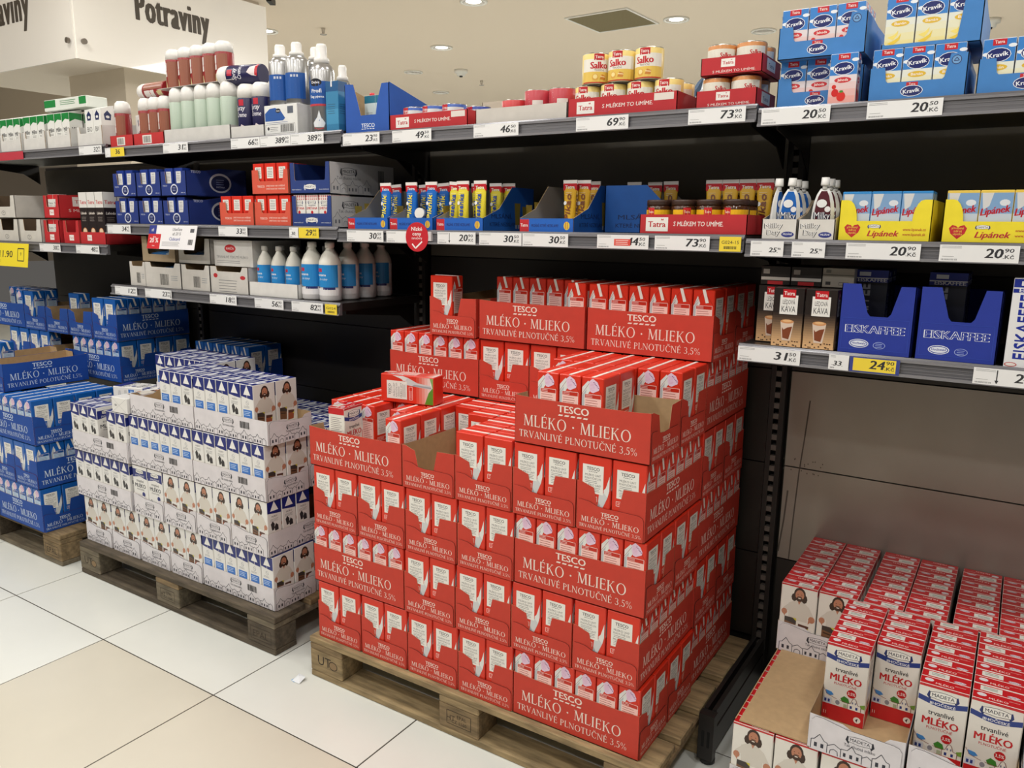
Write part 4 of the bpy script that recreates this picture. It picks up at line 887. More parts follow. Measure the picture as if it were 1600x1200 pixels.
# ------------------------------------------------------------------ shelf goods
def open_tray(w, d, hf, hb, col, name, hl=None, hr=None, front=None, side=None, notch=None, inner=None, post=None):
    """open display tray: front lip hf, sides rising to hb at the back; post=(wl, hl, wr, hr) adds corner posts on the front"""
    b = MB(); m = board(col) if isinstance(col, tuple) else col; inn = inner or m; t = .002
    b.box(0, 0, 0, w, d, .002, m)
    fr = frame((0, 0, 0), (1, 0, 0), (0, 0, 1))
    if post:
        wl, pl, wr, pr = post; p = [(0, 0), (w, 0), (w, pr), (w-wr*.8, pr), (w-wr, hf+.004), (w-wr-.004, hf), (wl+.004, hf), (wl, hf+.004), (wl*.9, pl), (0, pl)]
    else: p = [(0, 0), (w, 0), (w, hf), (0, hf)]
    b.prism(fr, p, -t, 0, m, inn, KRAFT)
    for o, u in (((w, 0, 0), (0, 1, 0)), ((0, d, 0), (0, -1, 0))):
        f2 = frame(o, u, (0, 0, 1)); h0 = (post[3] if o[0] else post[1]) if post else hf
        pts = [(0, 0), (d, 0), (d, hb), (d*.55, hb), (d*.3, h0+(hb-h0)*.3), (0, h0)] if o[0] else [(0, 0), (d, 0), (d, h0), (d*.7, h0+(hb-h0)*.3), (d*.45, hb), (0, hb)]
        b.prism(f2, pts, -t, 0, m, inn, KRAFT)
    b.prism(frame((w, d, 0), (-1, 0, 0), (0, 0, 1)), [(0, 0), (w, 0), (w, hb), (0, hb)], -t, 0, m, inn, KRAFT)
    if front: front(Art(b, fr, rough=.55), w)
    if side: side(Art(b, frame((w, 0, 0), (0, 1, 0), (0, 0, 1)), rough=.55), d)
    if side and name == 'tube_tray': side(Art(b, frame((0, d, 0), (0, -1, 0), (0, 0, 1)), rough=.55), d)
    return b.mesh(name)
def thing(nm, me, x, y, z, lab, cat, grp=None, rz=0.0, rot=None): return put(nm, me, (x, y, z), rz, label=lab, cat=cat, group=grp, rot=rot)
E_ = .0006
def tatra(a, x, y, w, h, bg=(238, 234, 228), fg=(186, 28, 38)):
    a.rect(x-w/2, y-h/2, x+w/2, y+h/2, bg); a.text('Tatra', x, y-h*.2, h*.42, fg, bold=.03, wid=w*.78); a.poly([(x+w*.18, y+h*.28), (x+w*.2, y+h*.42), (x+w*.24, y+h*.32), (x+w*.28, y+h*.42), (x+w*.3, y+h*.28)], fg)

# drink cartons with oval logos on the right top shelf
KB = (62, 128, 196)
def krav(flav):
    w, d, h = .0615, .042, .112; b = MB(); b.box(0, 0, 0, w, d, h, ink((226, 232, 240), .3), cham=.0012)
    for k, fr in enumerate(boxframes(w, d)):
        W_ = w if k % 2 == 0 else d; a = Art(b, fr, rough=.3)
        a.rect(.0008, h*.55, W_-.0008, h-.001, (56, 130, 206)); bot = (232, 168, 160) if flav == 'Jahoda' else (238, 226, 160)
        for i in range(4): a.rect(.0008, .001+i*h*.14, W_-.0008, .001+(i+1)*h*.14, mix(bot, (226, 234, 242), i/4))
        a.ell(W_*.12, h*.72, .007, .004, (236, 240, 246), 10); a.ell(W_*.9, h*.86, .008, .004, (236, 240, 246), 10)
        s = 1 if k % 2 == 0 else .7
        a.rect(W_*.5-.013*s, h-.014, W_*.5+.013*s, h-.001, (196, 30, 42)); a.text('Tatra', W_*.5, h-.010, .0065, (244, 236, 232), bold=.02, wid=.018*s)
        a.ell(W_*.5, h*.70, .0235*s, .0150, (236, 240, 248)); a.ell(W_*.5, h*.70, .0222*s, .0137, (24, 36, 104)); a.text('Kravík', W_*.5, h*.665, .0095, (240, 242, 248), bold=.03, wid=.037*s, rot=.12)
        fc = (204, 52, 60) if flav == 'Jahoda' else (226, 186, 60)
        a.ell(W_*.5, h*.47, .019*s, .0065, fc); a.text(flav, W_*.5, h*.448, .0060, (246, 238, 230), bold=.02, wid=.024*s)
        if flav == 'Jahoda':
            a.ell(W_*.25, h*.22, .008, .009, (206, 40, 40)); a.ell(W_*.48, h*.14, .010, .011, (214, 50, 44)); a.ell(W_*.2, h*.34, .005, .005, (214, 50, 44)); a.ell(W_*.48, h*.24, .005, .003, (70, 140, 50), 6)
        else:
            a.poly([(W_*.1, h*.10), (W_*.3, h*.06), (W_*.52, h*.16), (W_*.56, h*.28), (W_*.46, h*.20), (W_*.28, h*.14)], (236, 204, 70)); a.poly([(W_*.1, h*.22), (W_*.3, h*.16), (W_*.44, h*.26), (W_*.46, h*.34), (W_*.32, h*.26)], (244, 224, 120))
    b.box(w*.3, .012, h, w*.7, .030, h+.0012, ink((236, 240, 244)))
    return b.mesh('drink_carton')
KJ, KN = krav('Jahoda'), krav('Banán')
def krav_tray(hl, hr):
    def fr(a, w):
        a.rect(w*.40, .030, w*.52, .038, (196, 30, 42)); a.text('Tatra', w*.46, .032, .0045, (244, 236, 232)); a.ell(w*.46, .019, .0235, .0125, (236, 240, 248)); a.ell(w*.46, .019, .022, .0112, (24, 36, 104)); a.text('Kravík', w*.46, .015, .009, (240, 242, 248), bold=.03, wid=.034, rot=.1)
        a.ell(w*.885, .078, .010, .010, (40, 50, 100)); a.ell(w*.885, .078, .0085, .0085, (110, 160, 210)); a.line([(w*.885-.005, .076), (w*.885, .083), (w*.885+.005, .076), (w*.885-.005, .076)], .0015, (40, 50, 100))
    return open_tray(.2, .27, .040, .085, KB, 'drink_tray', front=fr, post=(.036, hl, .044, hr))
KT = krav_tray(.074, .092); KTU = open_tray(.2, .27, .010, .085, KB, 'low_drink_tray', post=(.004, .012, .046, .098))
kx = [(1.283, .409, 1.7936, KJ, 'strawberry', 'lower strawberry', (0, 1)), (1.285, .383, 1.9075, KJ, 'strawberry', 'upper strawberry', (0, 1, 2)), (1.502, .375, 1.7936, KN, 'banana', 'lower banana', (0, 1, 2)),
      (1.520, .383, 1.9075, KN, 'banana', 'upper banana', (0, 1, 2)), (1.722, .378, 1.7936, KN, 'banana', 'far right banana', (0, 1, 2)), (1.93, .378, 1.7936, KN, 'banana', 'outermost banana', (0, 1, 2))]
for (x, y, z, me, fl, wd, cols) in kx:
    thing('drink_tray', KTU if wd == 'upper banana' else KT, x, y, z, 'blue cardboard tray of %s milk drinks, the %s one' % (fl, wd.replace(' strawberry', '').replace(' banana', '')), 'display tray', 'blue trays of milk drinks')
    if z > 1.85:
        b = MB(); b.box(0, .06, -.0012, .2, .27, -.0002, board(KB)); put('tray_lid', b.mesh('tray_lid'), (x, y, z), label='flat blue cardboard layer under the upper %s drink tray' % fl, cat='cardboard sheet')
    for c in cols:
        for r_ in range(3):
            thing('drink_carton', me, x+.0045+c*.0638, y+.004+r_*.0445, z+.0025, '%s milk drink carton, %s column %s row of the %s tray' % (fl, ORD[c], ORD[r_], wd), 'drink carton', fl+' milk drink cartons')

thing('drink_carton', KJ, 1.4155, .3625, 1.7936, 'strawberry milk drink carton pulled out in front of the lower blue tray', 'drink carton', 'strawberry milk drink cartons')
# cans
def cyl_art(): pass
def can(r, h, col, rim, art=None, name='can', top=None):
    b = MB(); m = ink(rim, .3) if isinstance(rim, tuple) else rim
    b.lathe([(r*.97, 0), (r, .0025), (r, h-.0025), (r*.97, h), (r*.93, h-.001), (r*.92, h-.004), (.0001, h-.004)], None, 24, mats=[m, ink(col, .35), m, m, m, top or m])
    if art: art(Art(b, wrap((0, 0), r, -PI/2-1.35*.035/r*0, 0), .0001, rough=.35), r, h)
    return b.mesh(name)
TIN = mat('tinplate', (168, 164, 156), .3, metal=.9)
def cart(fn):
    return fn
def salko_art(a, r, h):
    a.rect(-r*1.3, h*.04, r*1.3, h*.40, (232, 196, 92), 10); a.rect(-r*1.3, h*.40, r*1.3, h*.80, (238, 234, 224), 10); a.rect(-r*1.3, h*.04, r*1.3, h*.075, (190, 40, 40), 10)
    a.rect(-r*.38, h*.76, r*.38, h*.965, (190, 28, 38), 4); a.text('Tatra', 0, h*.82, h*.10, (244, 236, 230), bold=.02, wid=r*.6); a.text('Salko', 0, h*.50, h*.22, (196, 30, 42), bold=.04, wid=r*1.25, rot=.03); a.text('TRADIČNÍ', 0, h*.42, h*.055, (120, 100, 80), wid=r*.7)
    a.ell(-r*.28, h*.22, r*.24, h*.11, (222, 170, 70)); a.ell(-r*.28, h*.24, r*.16, h*.07, (244, 222, 150)); a.poly([(r*.05, h*.16), (r*.45, h*.14), (r*.5, h*.27), (r*.2, h*.32)], (206, 132, 54)); a.poly([(r*.08, h*.24), (r*.48, h*.22), (r*.48, h*.25), (r*.1, h*.27)], (244, 222, 170))
def caramel_art(a, r, h):
    a.rect(-r*1.3, h*.20, r*1.3, h*.84, (230, 224, 212), 14); a.text('Salko', r*.55, h*.55, h*.17, (196, 30, 42), bold=.03, wid=r*.75); a.lines(-r*.9, h*.78, -r*.10, h*.06, 6, h*.02, (140, 120, 100)); a.text('karamelové', r*.5, h*.42, h*.07, (150, 100, 70), wid=r*.6)
def white_tin_art(a, r, h):
    a.rect(-r*1.45, h*.25, r*1.45, h*.84, (226, 226, 228), 14); a.rect(-r*.75, h*.70, r*.05, h*.96, (196, 30, 42), 5); a.text('Tatra', -r*.35, h*.77, h*.12, (244, 236, 230), wid=r*.6)
SALK = can(.0390, .084, (240, 214, 130), TIN, salko_art, 'milk_can'); CARA = can(.0375, .074, (206, 136, 74), TIN, caramel_art, 'caramel_can')
WTIN = can(.0395, .070, (54, 92, 178), TIN, white_tin_art, 'low_tin')
def pink_art(a, r, h): a.lines(-r*.9, h*.86, -r*.1, h*.08, 6, h*.02, (236, 190, 190)); a.rect(r*.1, h*.2, r*.9, h*.65, (230, 222, 216), 5); a.lines(r*.2, h*.6, r*.8, h*.08, 4, h*.02, (120, 90, 90))
PINK = can(.040, .088, (192, 60, 72), TIN, pink_art, 'red_can'); PINKL = can(.040, .066, (206, 60, 62), TIN, pink_art, 'low_red_tin')
REDB = (186, 34, 42)
def slogan(a, w, h, s=1.0):
    tatra(a, w*.17, h*.50, .062*s*.9, .036*s*.9); a.text('S MLÉKEM TO UMÍME.', w*.56, h*.42, .0105*s, (240, 228, 222), bold=.012, shear=.1, wid=w*.46); a.rect(w*.80, h*.60, w*.97, h*.95, (226, 216, 208)) if s < 1.1 and w > .3 else None
def side_tag(a, d): a.rect(d*.25, .012, d*.7, .040, (236, 230, 222)); a.text('Tatra', d*.475, .020, .010, (60, 30, 60), wid=d*.3)
ST = open_tray(.330, .175, .052, .052, REDB, 'red_can_tray', front=lambda a, w: slogan(a, w, .052), inner=KRAFT)
CTR = open_tray(.158, .17, .044, .044, REDB, 'caramel_tray', front=lambda a, w: (tatra(a, w*.45, .029, .036, .020), a.text('S MLÉKEM TO UMÍME.', w*.55, .006, .006, (240, 228, 222), wid=w*.7)), side=side_tag, inner=KRAFT)
z = 1.8055
thing('can_tray', ST, .701, .378, z, 'long red tray with white logo under the condensed milk cans', 'display tray')
for i in range(4): thing('milk_can', SALK, .7445+.0815*i, .4215, z+.003, 'yellow condensed milk can standing in the red tray, %s from the left' % ORD[i], 'can', 'condensed milk cans')
for i in range(4): thing('milk_can', SALK, .7445+.0815*i, .5035, z+.003, 'yellow condensed milk can in the back row of the tray, %s from the left' % ORD[i], 'can', 'condensed milk cans')
for i in range(3): thing('milk_can', SALK, .766+.0815*i, .42, z+.0885, 'yellow condensed milk can on the upper level, %s from the left' % ORD[i], 'can', 'condensed milk cans', rz=(.7 if i == 0 else .05))
thing('can_tray', CTR, 1.083, .378, z, 'short red tray of caramel cans, the lower of two', 'display tray', 'red trays of caramel cans')
thing('can_tray', CTR, 1.091, .380, z+.0805, 'short red tray of caramel cans, the upper of two', 'display tray', 'red trays of caramel cans')
for j in range(2):
    for i in range(2):
        thing('caramel_can', CARA, 1.1240+.0762*i, .421+.078*j, z+.003, 'caramel coloured can in the lower red tray, %s row %s' % (ORD[j], ORD[i]), 'can', 'caramel cans')
        thing('caramel_can', CARA, 1.1320+.0762*i, .423+.078*j, z+.0835, 'caramel coloured can in the upper red tray, %s row %s' % (ORD[j], ORD[i]), 'can', 'caramel cans')
GREYW = (206, 200, 192)
thing('can_tray', open_tray(.322, .22, .046, .046, GREYW, 'white_tray'), .376, .378, z, 'plain white cardboard tray on the top shelf, its front unprinted', 'display tray')
for i, (x, y, me) in enumerate([(.572, .425, PINK), (.633, .49, PINK)]): thing('red_can', me, x+(.02 if i else 0), y-(.06 if i else 0), z+.003, ['rosy red can standing in the white tray, farther from the yellow cans', 'rosy red can standing in the white tray, nearer the yellow cans'][i], 'can', 'rosy red cans')
for i, x in enumerate((.49, .515)): thing('red_can', PINKL, x, .425+.085*i, z+.003, ['low red tin in the white tray, front one', 'low red tin in the white tray, behind the other'][i], 'tin', 'low red tins')
thing('can_tray', open_tray(.318, .18, .050, .050, REDB, 'red_tin_tray', front=lambda a, w: slogan(a, w, .050)), .026, .378, z, 'long red tray with white logo beside the blue display box', 'display tray')
for j in range(2):
    for i in range(3 if j == 0 else 2): thing('low_tin', WTIN, .10+.081*i+.12*j*0, .421+.082*j, z+.003, 'blue and white tin in the long red tray, %s row %s' % (ORD[j], ORD[i]), 'tin', 'blue and white tins')
thing('low_tin', can(.040, .070, (40, 66, 160), TIN, white_tin_art, 'blue_tin'), .30, .503, z+.003, 'darker blue tin at the back right of the long red tray', 'tin')
# blue display box with sloping sides
BX = (30, 82, 170)
b = MB(); m = board(BX); fr = frame((0, 0, 0), (1, 0, 0), (0, 0, 1)); w, d = .200, .30
b.box(0, 0, 0, w, d, .002, m); b.prism(fr, [(0, 0), (w, 0), (w, .155), (w*.84, .155), (w*.74, .10), (w*.70, .058), (w*.36, .058), (w*.30, .10), (w*.20, .160), (0, .164)], -.002, 0, m, KRAFT)
for o, u, f in (((w, 0, 0), (0, 1, 0), 0), ((0, d, 0), (0, -1, 0), 1)):
    p = [(0, 0), (d, 0), (d, .085), (0, .158)] if not f else [(0, 0), (d, 0), (d, .16), (0, .085)]
    b.prism(frame(o, u, (0, 0, 1)), p, -.002, 0, m, KRAFT)
a = Art(b, fr, rough=.6); a.text('TESCO', w*.52, .018, .0135, (226, 232, 240), bold=.02, wid=.06); a.bars([(w*.52-.03+i*.0125, .012, w*.52-.021+i*.0125, .0145) for i in range(5)], (226, 232, 240))
a = Art(b, frame((w, 0, 0), (0, 1, 0), (0, 0, 1)), rough=.6); a.rect(d*.60, .004, d*.602, .11, (20, 60, 130))
thing('display_box', b.mesh('blue_display_box'), -.176, .378, z, 'blue sloping cardboard display box with a notched front on the top shelf', 'display box')
def small_pack(col, top, name='cream_carton', w=.05, d=.035, h=.125, txt=None, band=None):
    b = MB(); b.box(0, 0, 0, w, d, h, ink(col, .35), cham=.001)
    for k, fr in enumerate(boxframes(w, d)):
        W_ = w if k % 2 == 0 else d; a = Art(b, fr, rough=.35); a.rect(.0006, h*.80, W_-.0006, h-.0006, top)
        if band: a.rect(.0006, h*.15, W_-.0006, h*.45, band)
        if txt: a.text(txt, W_*.5, h*.60, h*.07, DK, bold=.02, wid=W_*.8)
        a.lines(W_*.15, h*.55, W_*.85, h*.045, 5, h*.010, mix(col, DK, .5))
    return b.mesh(name)
CP = small_pack((200, 216, 222), (30, 110, 140), band=(40, 120, 150))
CAPM = ink((214, 50, 60), .35)
for i, (x, y) in enumerate([(-.125, .42), (-.075, .42), (-.12, .47)]):
    o = thing('cream_carton', CP, x, y, z+.003, 'small teal and white carton with red cap in the blue display box, %s' % ORD[i], 'carton', 'small cartons in the blue box')
    b = MB(); b.lathe([(.009, 0), (.009, .010), (.0001, .010)], CAPM, 12, c=(.02, .018, .1255)); put('cap', b.mesh('cap'), parent=o)
DRK = small_pack((54, 128, 172), (24, 84, 136), 'drink_carton_blue', w=.060, d=.045, h=.168, band=(70, 146, 188))
for i, (x, y) in enumerate([(-.272, .382)]):
    o = thing('tall_drink_carton', DRK, x, y, z+.013 if False else (1.8185 if x < -.177 else z), ['tall sky blue carton with white straw tab beside the silver can', 'tall sky blue carton behind its twin by the silver can'][i], 'drink carton', 'tall sky blue cartons')
    b = MB(); b.box(.026, -.001, .150, .032, .0, .169, ink((238, 238, 240))); b.box(.026, 0, .168, .032, .03, .1692, ink((238, 238, 240))); put('straw_tab', b.mesh('straw_tab'), parent=o)
# beige display tray and crumpled bags behind
thing('can_tray', open_tray(.20, .20, .10, .06, (196, 184, 164), 'beige_tray'), .262, .575, z, 'beige cardboard tray standing at the back behind the blue tins', 'display tray')
def bag(w, d, h, col, c2, seed, name='foil_bag', metal=.0):
    r = random.Random(seed); b = MB(); N, M_ = 9, 7; vs = []; fs = []
    for i in range(N+1):
        for j in range(M_+1):
            u, v = i/N, j/M_; e = math.sin(PI*u)*math.sin(PI*v)
            vs.append((w*u+r.uniform(-.003, .003), d*v+r.uniform(-.003, .003), h*(.25+.75*e**.5)+r.uniform(-.008, .008) if 0 < i < N and 0 < j < M_ else h*.45+r.uniform(-.01, .01)))
    k = len(vs); vs += [(x, y, max(.0, z_*.25)) for x, y, z_ in vs]
    idx = lambda i, j: i*(M_+1)+j
    mm = mat('foil_%d_%d_%d' % col, col, .3, metal=metal); m2 = mat('foil_%d_%d_%d' % c2, c2, .3, metal=metal)
    for i in range(N):
        for j in range(M_):
            f = [idx(i, j), idx(i+1, j), idx(i+1, j+1), idx(i, j+1)]; (fs).append((f, mm if (i*3+j) % 5 or u < 0 else m2)); fs.append(([k+q for q in f[::-1]], mm))
    ring = [idx(i, 0) for i in range(N+1)]+[idx(N, j) for j in range(1, M_+1)]+[idx(i, M_) for i in range(N-1, -1, -1)]+[idx(0, j) for j in range(M_-1, 0, -1)]
    for p, q in zip(ring, ring[1:]+ring[:1]): fs.append(([p, k+p, k+q, q], mm))
    b.v = vs; b.f = [f for f, _ in fs]; b.m = [b.mi(mt) for _, mt in fs]; b.sm = [False]*len(fs)
    return b.mesh(name)
thing('foil_bag', bag(.18, .12, .10, (46, 120, 190), (226, 232, 236), 1), .268, .60, z+.010, 'crumpled blue and white bag lying on the beige tray', 'bag')
thing('foil_bag', bag(.16, .12, .12, (110, 28, 34), (46, 120, 190), 2), .47, .62, z+.0, 'crumpled dark red bag behind the beige tray', 'bag')
thing('foil_bag', bag(.17, .080, .15, (52, 70, 92), (196, 204, 208), 3, metal=.5), .93, .668, z, 'dark silvery crumpled bag behind the yellow cans', 'bag')
thing('foil_bag', bag(.15, .10, .12, (196, 204, 212), (110, 150, 190), 4, metal=.4), 1.0, .562, z, 'pale silvery bag with blue print behind the yellow cans', 'bag')

# spray cans on the top shelf above the white cartons
CAPW = mat('cap_plastic', (232, 230, 226), .35)
def spray(r, h, body, name, label=None, neck=None, art=None, clear=False):
    b = MB(); hc = h*(.20 if body == 's' else .26); hb = h-hc
    silver = mat('brushed_can', (176, 176, 176), .28, metal=.85)
    bm = silver if body == 's' else ink(body, .35)
    if body == 's':
        sh = hb*.80; prof = [(r*.96, 0), (r, .004), (r, hb*.86), (r*.95, hb*.90), (r*.82, hb*.945), (r*.62, hb*.98), (r*.5, hb)]; b.lathe(prof, bm, 22)
        b2 = [(r*.64, hb*.98), (r*.60, hb+hc*.20), (r*.44, hb+hc*.30), (r*.44, hb+hc*.85), (r*.36, h), (.0001, h)]
    else:
        b.lathe([(r*.96, 0), (r, .004), (r, hb-.003), (r*.97, hb)], bm, 22); b2 = [(r*.99, hb-.001), (r*.98, hb+hc*.5), (r*.88, hb+hc*.82), (r*.62, h), (.0001, h)]
    if art: art(Art(b, wrap((0, 0), r, -PI/2), .0001, rough=.35), r, hb)
    me = b.mesh(name); b = MB(); b.lathe(b2, CAPW, 18); return me, b.mesh(name+'_cap')
def deb_art(a, r, h):
    a.rect(-r*1.5, h*.40, r*1.5, h*.72, (30, 84, 160), 12); a.poly([(-r*1.5, h*.72), (-r*.3, h*.72), (-r*.9, h*.80), (-r*1.5, h*.82)], (30, 84, 160)); a.ell(r*.2, h*.70, r*.55, h*.055, (20, 22, 34)); a.text('Debic', r*.2, h*.685, h*.036, (236, 236, 240), bold=.02, wid=r*.75)
    a.text('Profi', r*.25, h*.56, h*.055, (236, 238, 242), bold=.03, wid=r*.9); a.text('Šlag pjena', r*.25, h*.49, h*.034, (236, 238, 242), bold=.02, wid=r*1.3); a.rect(-r*1.5, h*.375, r*1.5, h*.405, (190, 60, 70), 12)
    a.poly([(r*.0, h*.08), (r*.8, h*.08), (r*.95, h*.14), (r*.6, h*.22), (r*.45, h*.32), (r*.3, h*.22), (-r*.1, h*.14)], (228, 232, 236)); a.line([(-r*.1, h*.14), (r*.4, h*.11), (r*.95, h*.15)], h*.012, (90, 130, 190)); a.line([(r*.1, h*.2), (r*.45, h*.17), (r*.7, h*.21)], h*.010, (90, 130, 190)); a.line([(0, h*.07), (r*.4, h*.05), (r*.8, h*.07)], h*.012, (200, 60, 70))
def deb2_art(a, r, h): a.rect(-r*1.5, h*.10, r*1.5, h*.62, (30, 84, 160), 12); a.bars([(r*(.2+.25*i), h*.53, r*(.36+.25*i), h*.58) for i in range(3)], (226, 230, 236)); a.lines(-r*.6, h*.48, r*.8, h*.05, 6, h*.010, (120, 160, 210))
def brown_art(a, r, h): a.rect(-r*.95, h*.42, -r*.1, h*.88, (226, 218, 214), 5); a.lines(-r*.85, h*.82, -r*.2, h*.05, 7, h*.014, (120, 90, 90)); a.rect(-r*.95, h*.58, -r*.1, h*.63, (190, 60, 70), 4); a.rect(r*.0, h*.05, r*1.2, h*.92, (150, 92, 72), 5); a.lines(r*.1, h*.85, r*1.0, h*.045, 16, h*.010, (190, 150, 132)); a.poly([(-r*.9, h*.05), (-r*.1, h*.05), (-r*.3, h*.30), (-r*.8, h*.26)], (206, 190, 140))
def green_art(a, r, h): a.lines(-r*1.0, h*.92, r*.9, h*.05, 17, h*.012, (150, 168, 150)); a.rect(-r*1.2, h*.02, r*1.2, h*.06, (170, 60, 60), 8)
def dark_art(a, r, h): a.text('Spray', 0, h*.68, h*.13, (230, 228, 236), bold=.01, shear=.3, wid=r*1.2); a.text('Creme', r*.1, h*.52, h*.12, (230, 228, 236), bold=.01, shear=.3, wid=r*1.2); a.rect(-r*.15, h*.80, r*.45, h*.95, (190, 40, 60), 3); a.poly([(-r*.3, h*.05), (r*.9, h*.05), (r*.7, h*.26), (r*.1, h*.34), (-r*.2, h*.2)], (226, 214, 214)); a.poly([(-r*.3, h*.02), (r*1.1, h*.02), (r*1.0, h*.10), (-r*.2, h*.10)], (190, 40, 50))
DB = spray(.0440, .305, 's', 'large_can', art=deb_art); DB2 = spray(.0430, .215, 's', 'silver_can', art=deb2_art); BRS = spray(.0360, .158, (150, 40, 44), 'brown_can_top', art=brown_art); BR = spray(.0340, .195, (150, 40, 44), 'brown_can', art=brown_art); GR = spray(.0365, .219, (184, 200, 184), 'green_can', art=green_art); DKC = spray(.0385, .20, (30, 28, 74), 'dark_can', art=dark_art)
DBS = spray(.0345, .255, 's', 'large_can_small', art=deb_art)
def sc(me2, nm, x, y, z, lab, grp=None, rot=None, rz=0):
    o = thing(nm, me2[0], x, y, z, lab, 'spray can', grp, rz, rot); put('cap', me2[1], parent=o); return o
zl = 1.8185
sc(DB, 'cream_spray_can', -.330, .425, zl, 'tallest silver spray can with a blue label at the shelf front', rz=.0)
sc(DBS, 'cream_spray_can', -.368 if False else -.348, .545, zl+.0, 'shorter silver spray can behind the tall one, by the sky blue carton')
b = MB(); wbx, dbx, hbx = .175, .205, .108; b.box(0, 0, 0, wbx, dbx, hbx, board((226, 226, 224)), cham=.0015)
a = Art(b, frame((0, 0, 0), (1, 0, 0), (0, 0, 1)), rough=.5); a.poly([(.004, .052), (.10, .052), (.112, .06), (.09, .085), (.06, .098), (.03, .096), (.004, .08)], (32, 84, 160)); a.ell(.075, .087, .014, .008, (20, 24, 40)); a.text('Debic', .075, .084, .006, (236, 236, 240)); a.lines(.01, .047, .16, .006, 2, .0015, (60, 90, 150)); a.frame(.006, .008, .162, .040, .001, (120, 120, 124)); a.barcode(.085, .012, .155, .038, n=24); a.ell(.02, .026, .006, .006, (60, 60, 64)); a.rect(.125, .075, .155, .1, (90, 96, 110)); a.lines(.03, .03, .075, .006, 3, .0015, (120, 120, 124))
a = Art(b, frame((wbx, 0, 0), (0, 1, 0), (0, 0, 1)), rough=.5); a.rect(.09, .01, .19, .07, (32, 84, 160)); a.text('Debic', .14, .035, .008, (236, 236, 240))
thing('cardboard_box', b.mesh('white_box'), -.598 if False else -.589, .378, zl, 'white box with blue print and bar code under the silver cans', 'box')
for i, (x, y) in enumerate([(-.543, .425), (-.456, .425), (-.458, .520)]): sc(DB2, 'cream_spray_can', x, y, zl+.109, 'silver can with blue band on the white box, %s' % ['left of two in front', 'right of two in front', 'the one behind'][i], 'silver cans on the white box')
WTR = open_tray(.19, .17, .044, .044, (208, 206, 202), 'plain_tray'); WTR2 = open_tray(.42, .19, .055, .055, (208, 206, 202), 'long_plain_tray')
thing('can_tray', WTR, -.784, .378, zl, 'plain white tray holding the dark blue spray cans', 'display tray'); thing('can_tray', WTR2, -1.208, .378, zl, 'long plain white tray holding the pale green spray cans', 'display tray')
for i, (x, y) in enumerate([(-.735, .425), (-.652, .425), (-.72, .505), (-.637, .505)]): sc(DKC, 'cream_spray_can', x, y, zl+.0025, 'dark blue spray can with white cap in the plain tray, %s' % ['front left', 'front right', 'back left', 'back right'][i], 'dark blue spray cans')
o = sc(DKC, 'cream_spray_can', -.69, .47, zl+.243, 'dark blue spray can lying on top of its neighbours, cap to the left', 'dark blue spray cans', rot=(0, -PI/2, .25))
gx = [-1.163, -1.085, -1.000, -.922, -.840]
for j in range(2):
    for i, x in enumerate(gx):
        if j == 0 and i == 4: x = -.838
        sc(GR, 'cream_spray_can', x, .424+.078*j, zl+.0025, 'pale green spray can in the long white tray, %s row %s' % (ORD[j], ORD[i]), 'pale green spray cans')
gx2 = [-1.225, -1.143, -1.063, -.983, -.905]
b = MB(); b.box(-1.27, .40, zl+.2225, -.79, .55, zl+.2240, mat('shrink_film', (206, 200, 196), .15)); put('film_layer', b.mesh('film_layer'), label='thin layer of film between the two levels of spray cans', cat='film')
for i, x in enumerate(gx2): sc(BRS, 'cream_spray_can', x, .462, zl+.2245, 'red-brown spray can with white cap on the upper level, %s from the left' % ORD[i], 'red-brown spray cans above')
thing('can_tray', open_tray(.212, .17, .05, .05, (190, 42, 44), 'red_short_tray', front=lambda a, w: (a.rect(w*.3, .008, w*.6, .042, (232, 226, 220)), a.barcode(w*.33, .012, w*.57, .038))), -1.424, .378, zl, 'short red tray with a white bar code label, beside the long white tray', 'display tray')
thing('can_tray', open_tray(.170, .17, .05, .05, (190, 42, 44), 'red_short_tray', front=lambda a, w: (a.rect(w*.3, .008, w*.65, .042, (232, 226, 220)), a.barcode(w*.33, .012, w*.6, .038))), -1.600, .378, zl, 'short red tray with a white bar code label, nearer the milk cartons', 'display tray')
for i, (x, y) in enumerate([(-1.560, .422), (-1.3872, .424), (-1.3181, .424), (-1.2495, .424), (-1.37, .50), (-1.30, .50), (-1.25, .50)]):
    if i == 6: continue
    sc(BR, 'cream_spray_can', x, y, zl+.0025, 'red-brown spray can in the short red trays, %s' % ['alone on the left', 'first in front', 'second in front', 'third in front', 'first behind', 'second behind'][i], 'red-brown spray cans below')
o = sc(BR, 'cream_spray_can', -1.15, .47, zl+.236, 'red-brown spray can lying on its side on the pale green ones', 'red-brown spray cans above', rot=(0, -PI/2, 0)); o.location = (-1.28, .465, zl+.2355)
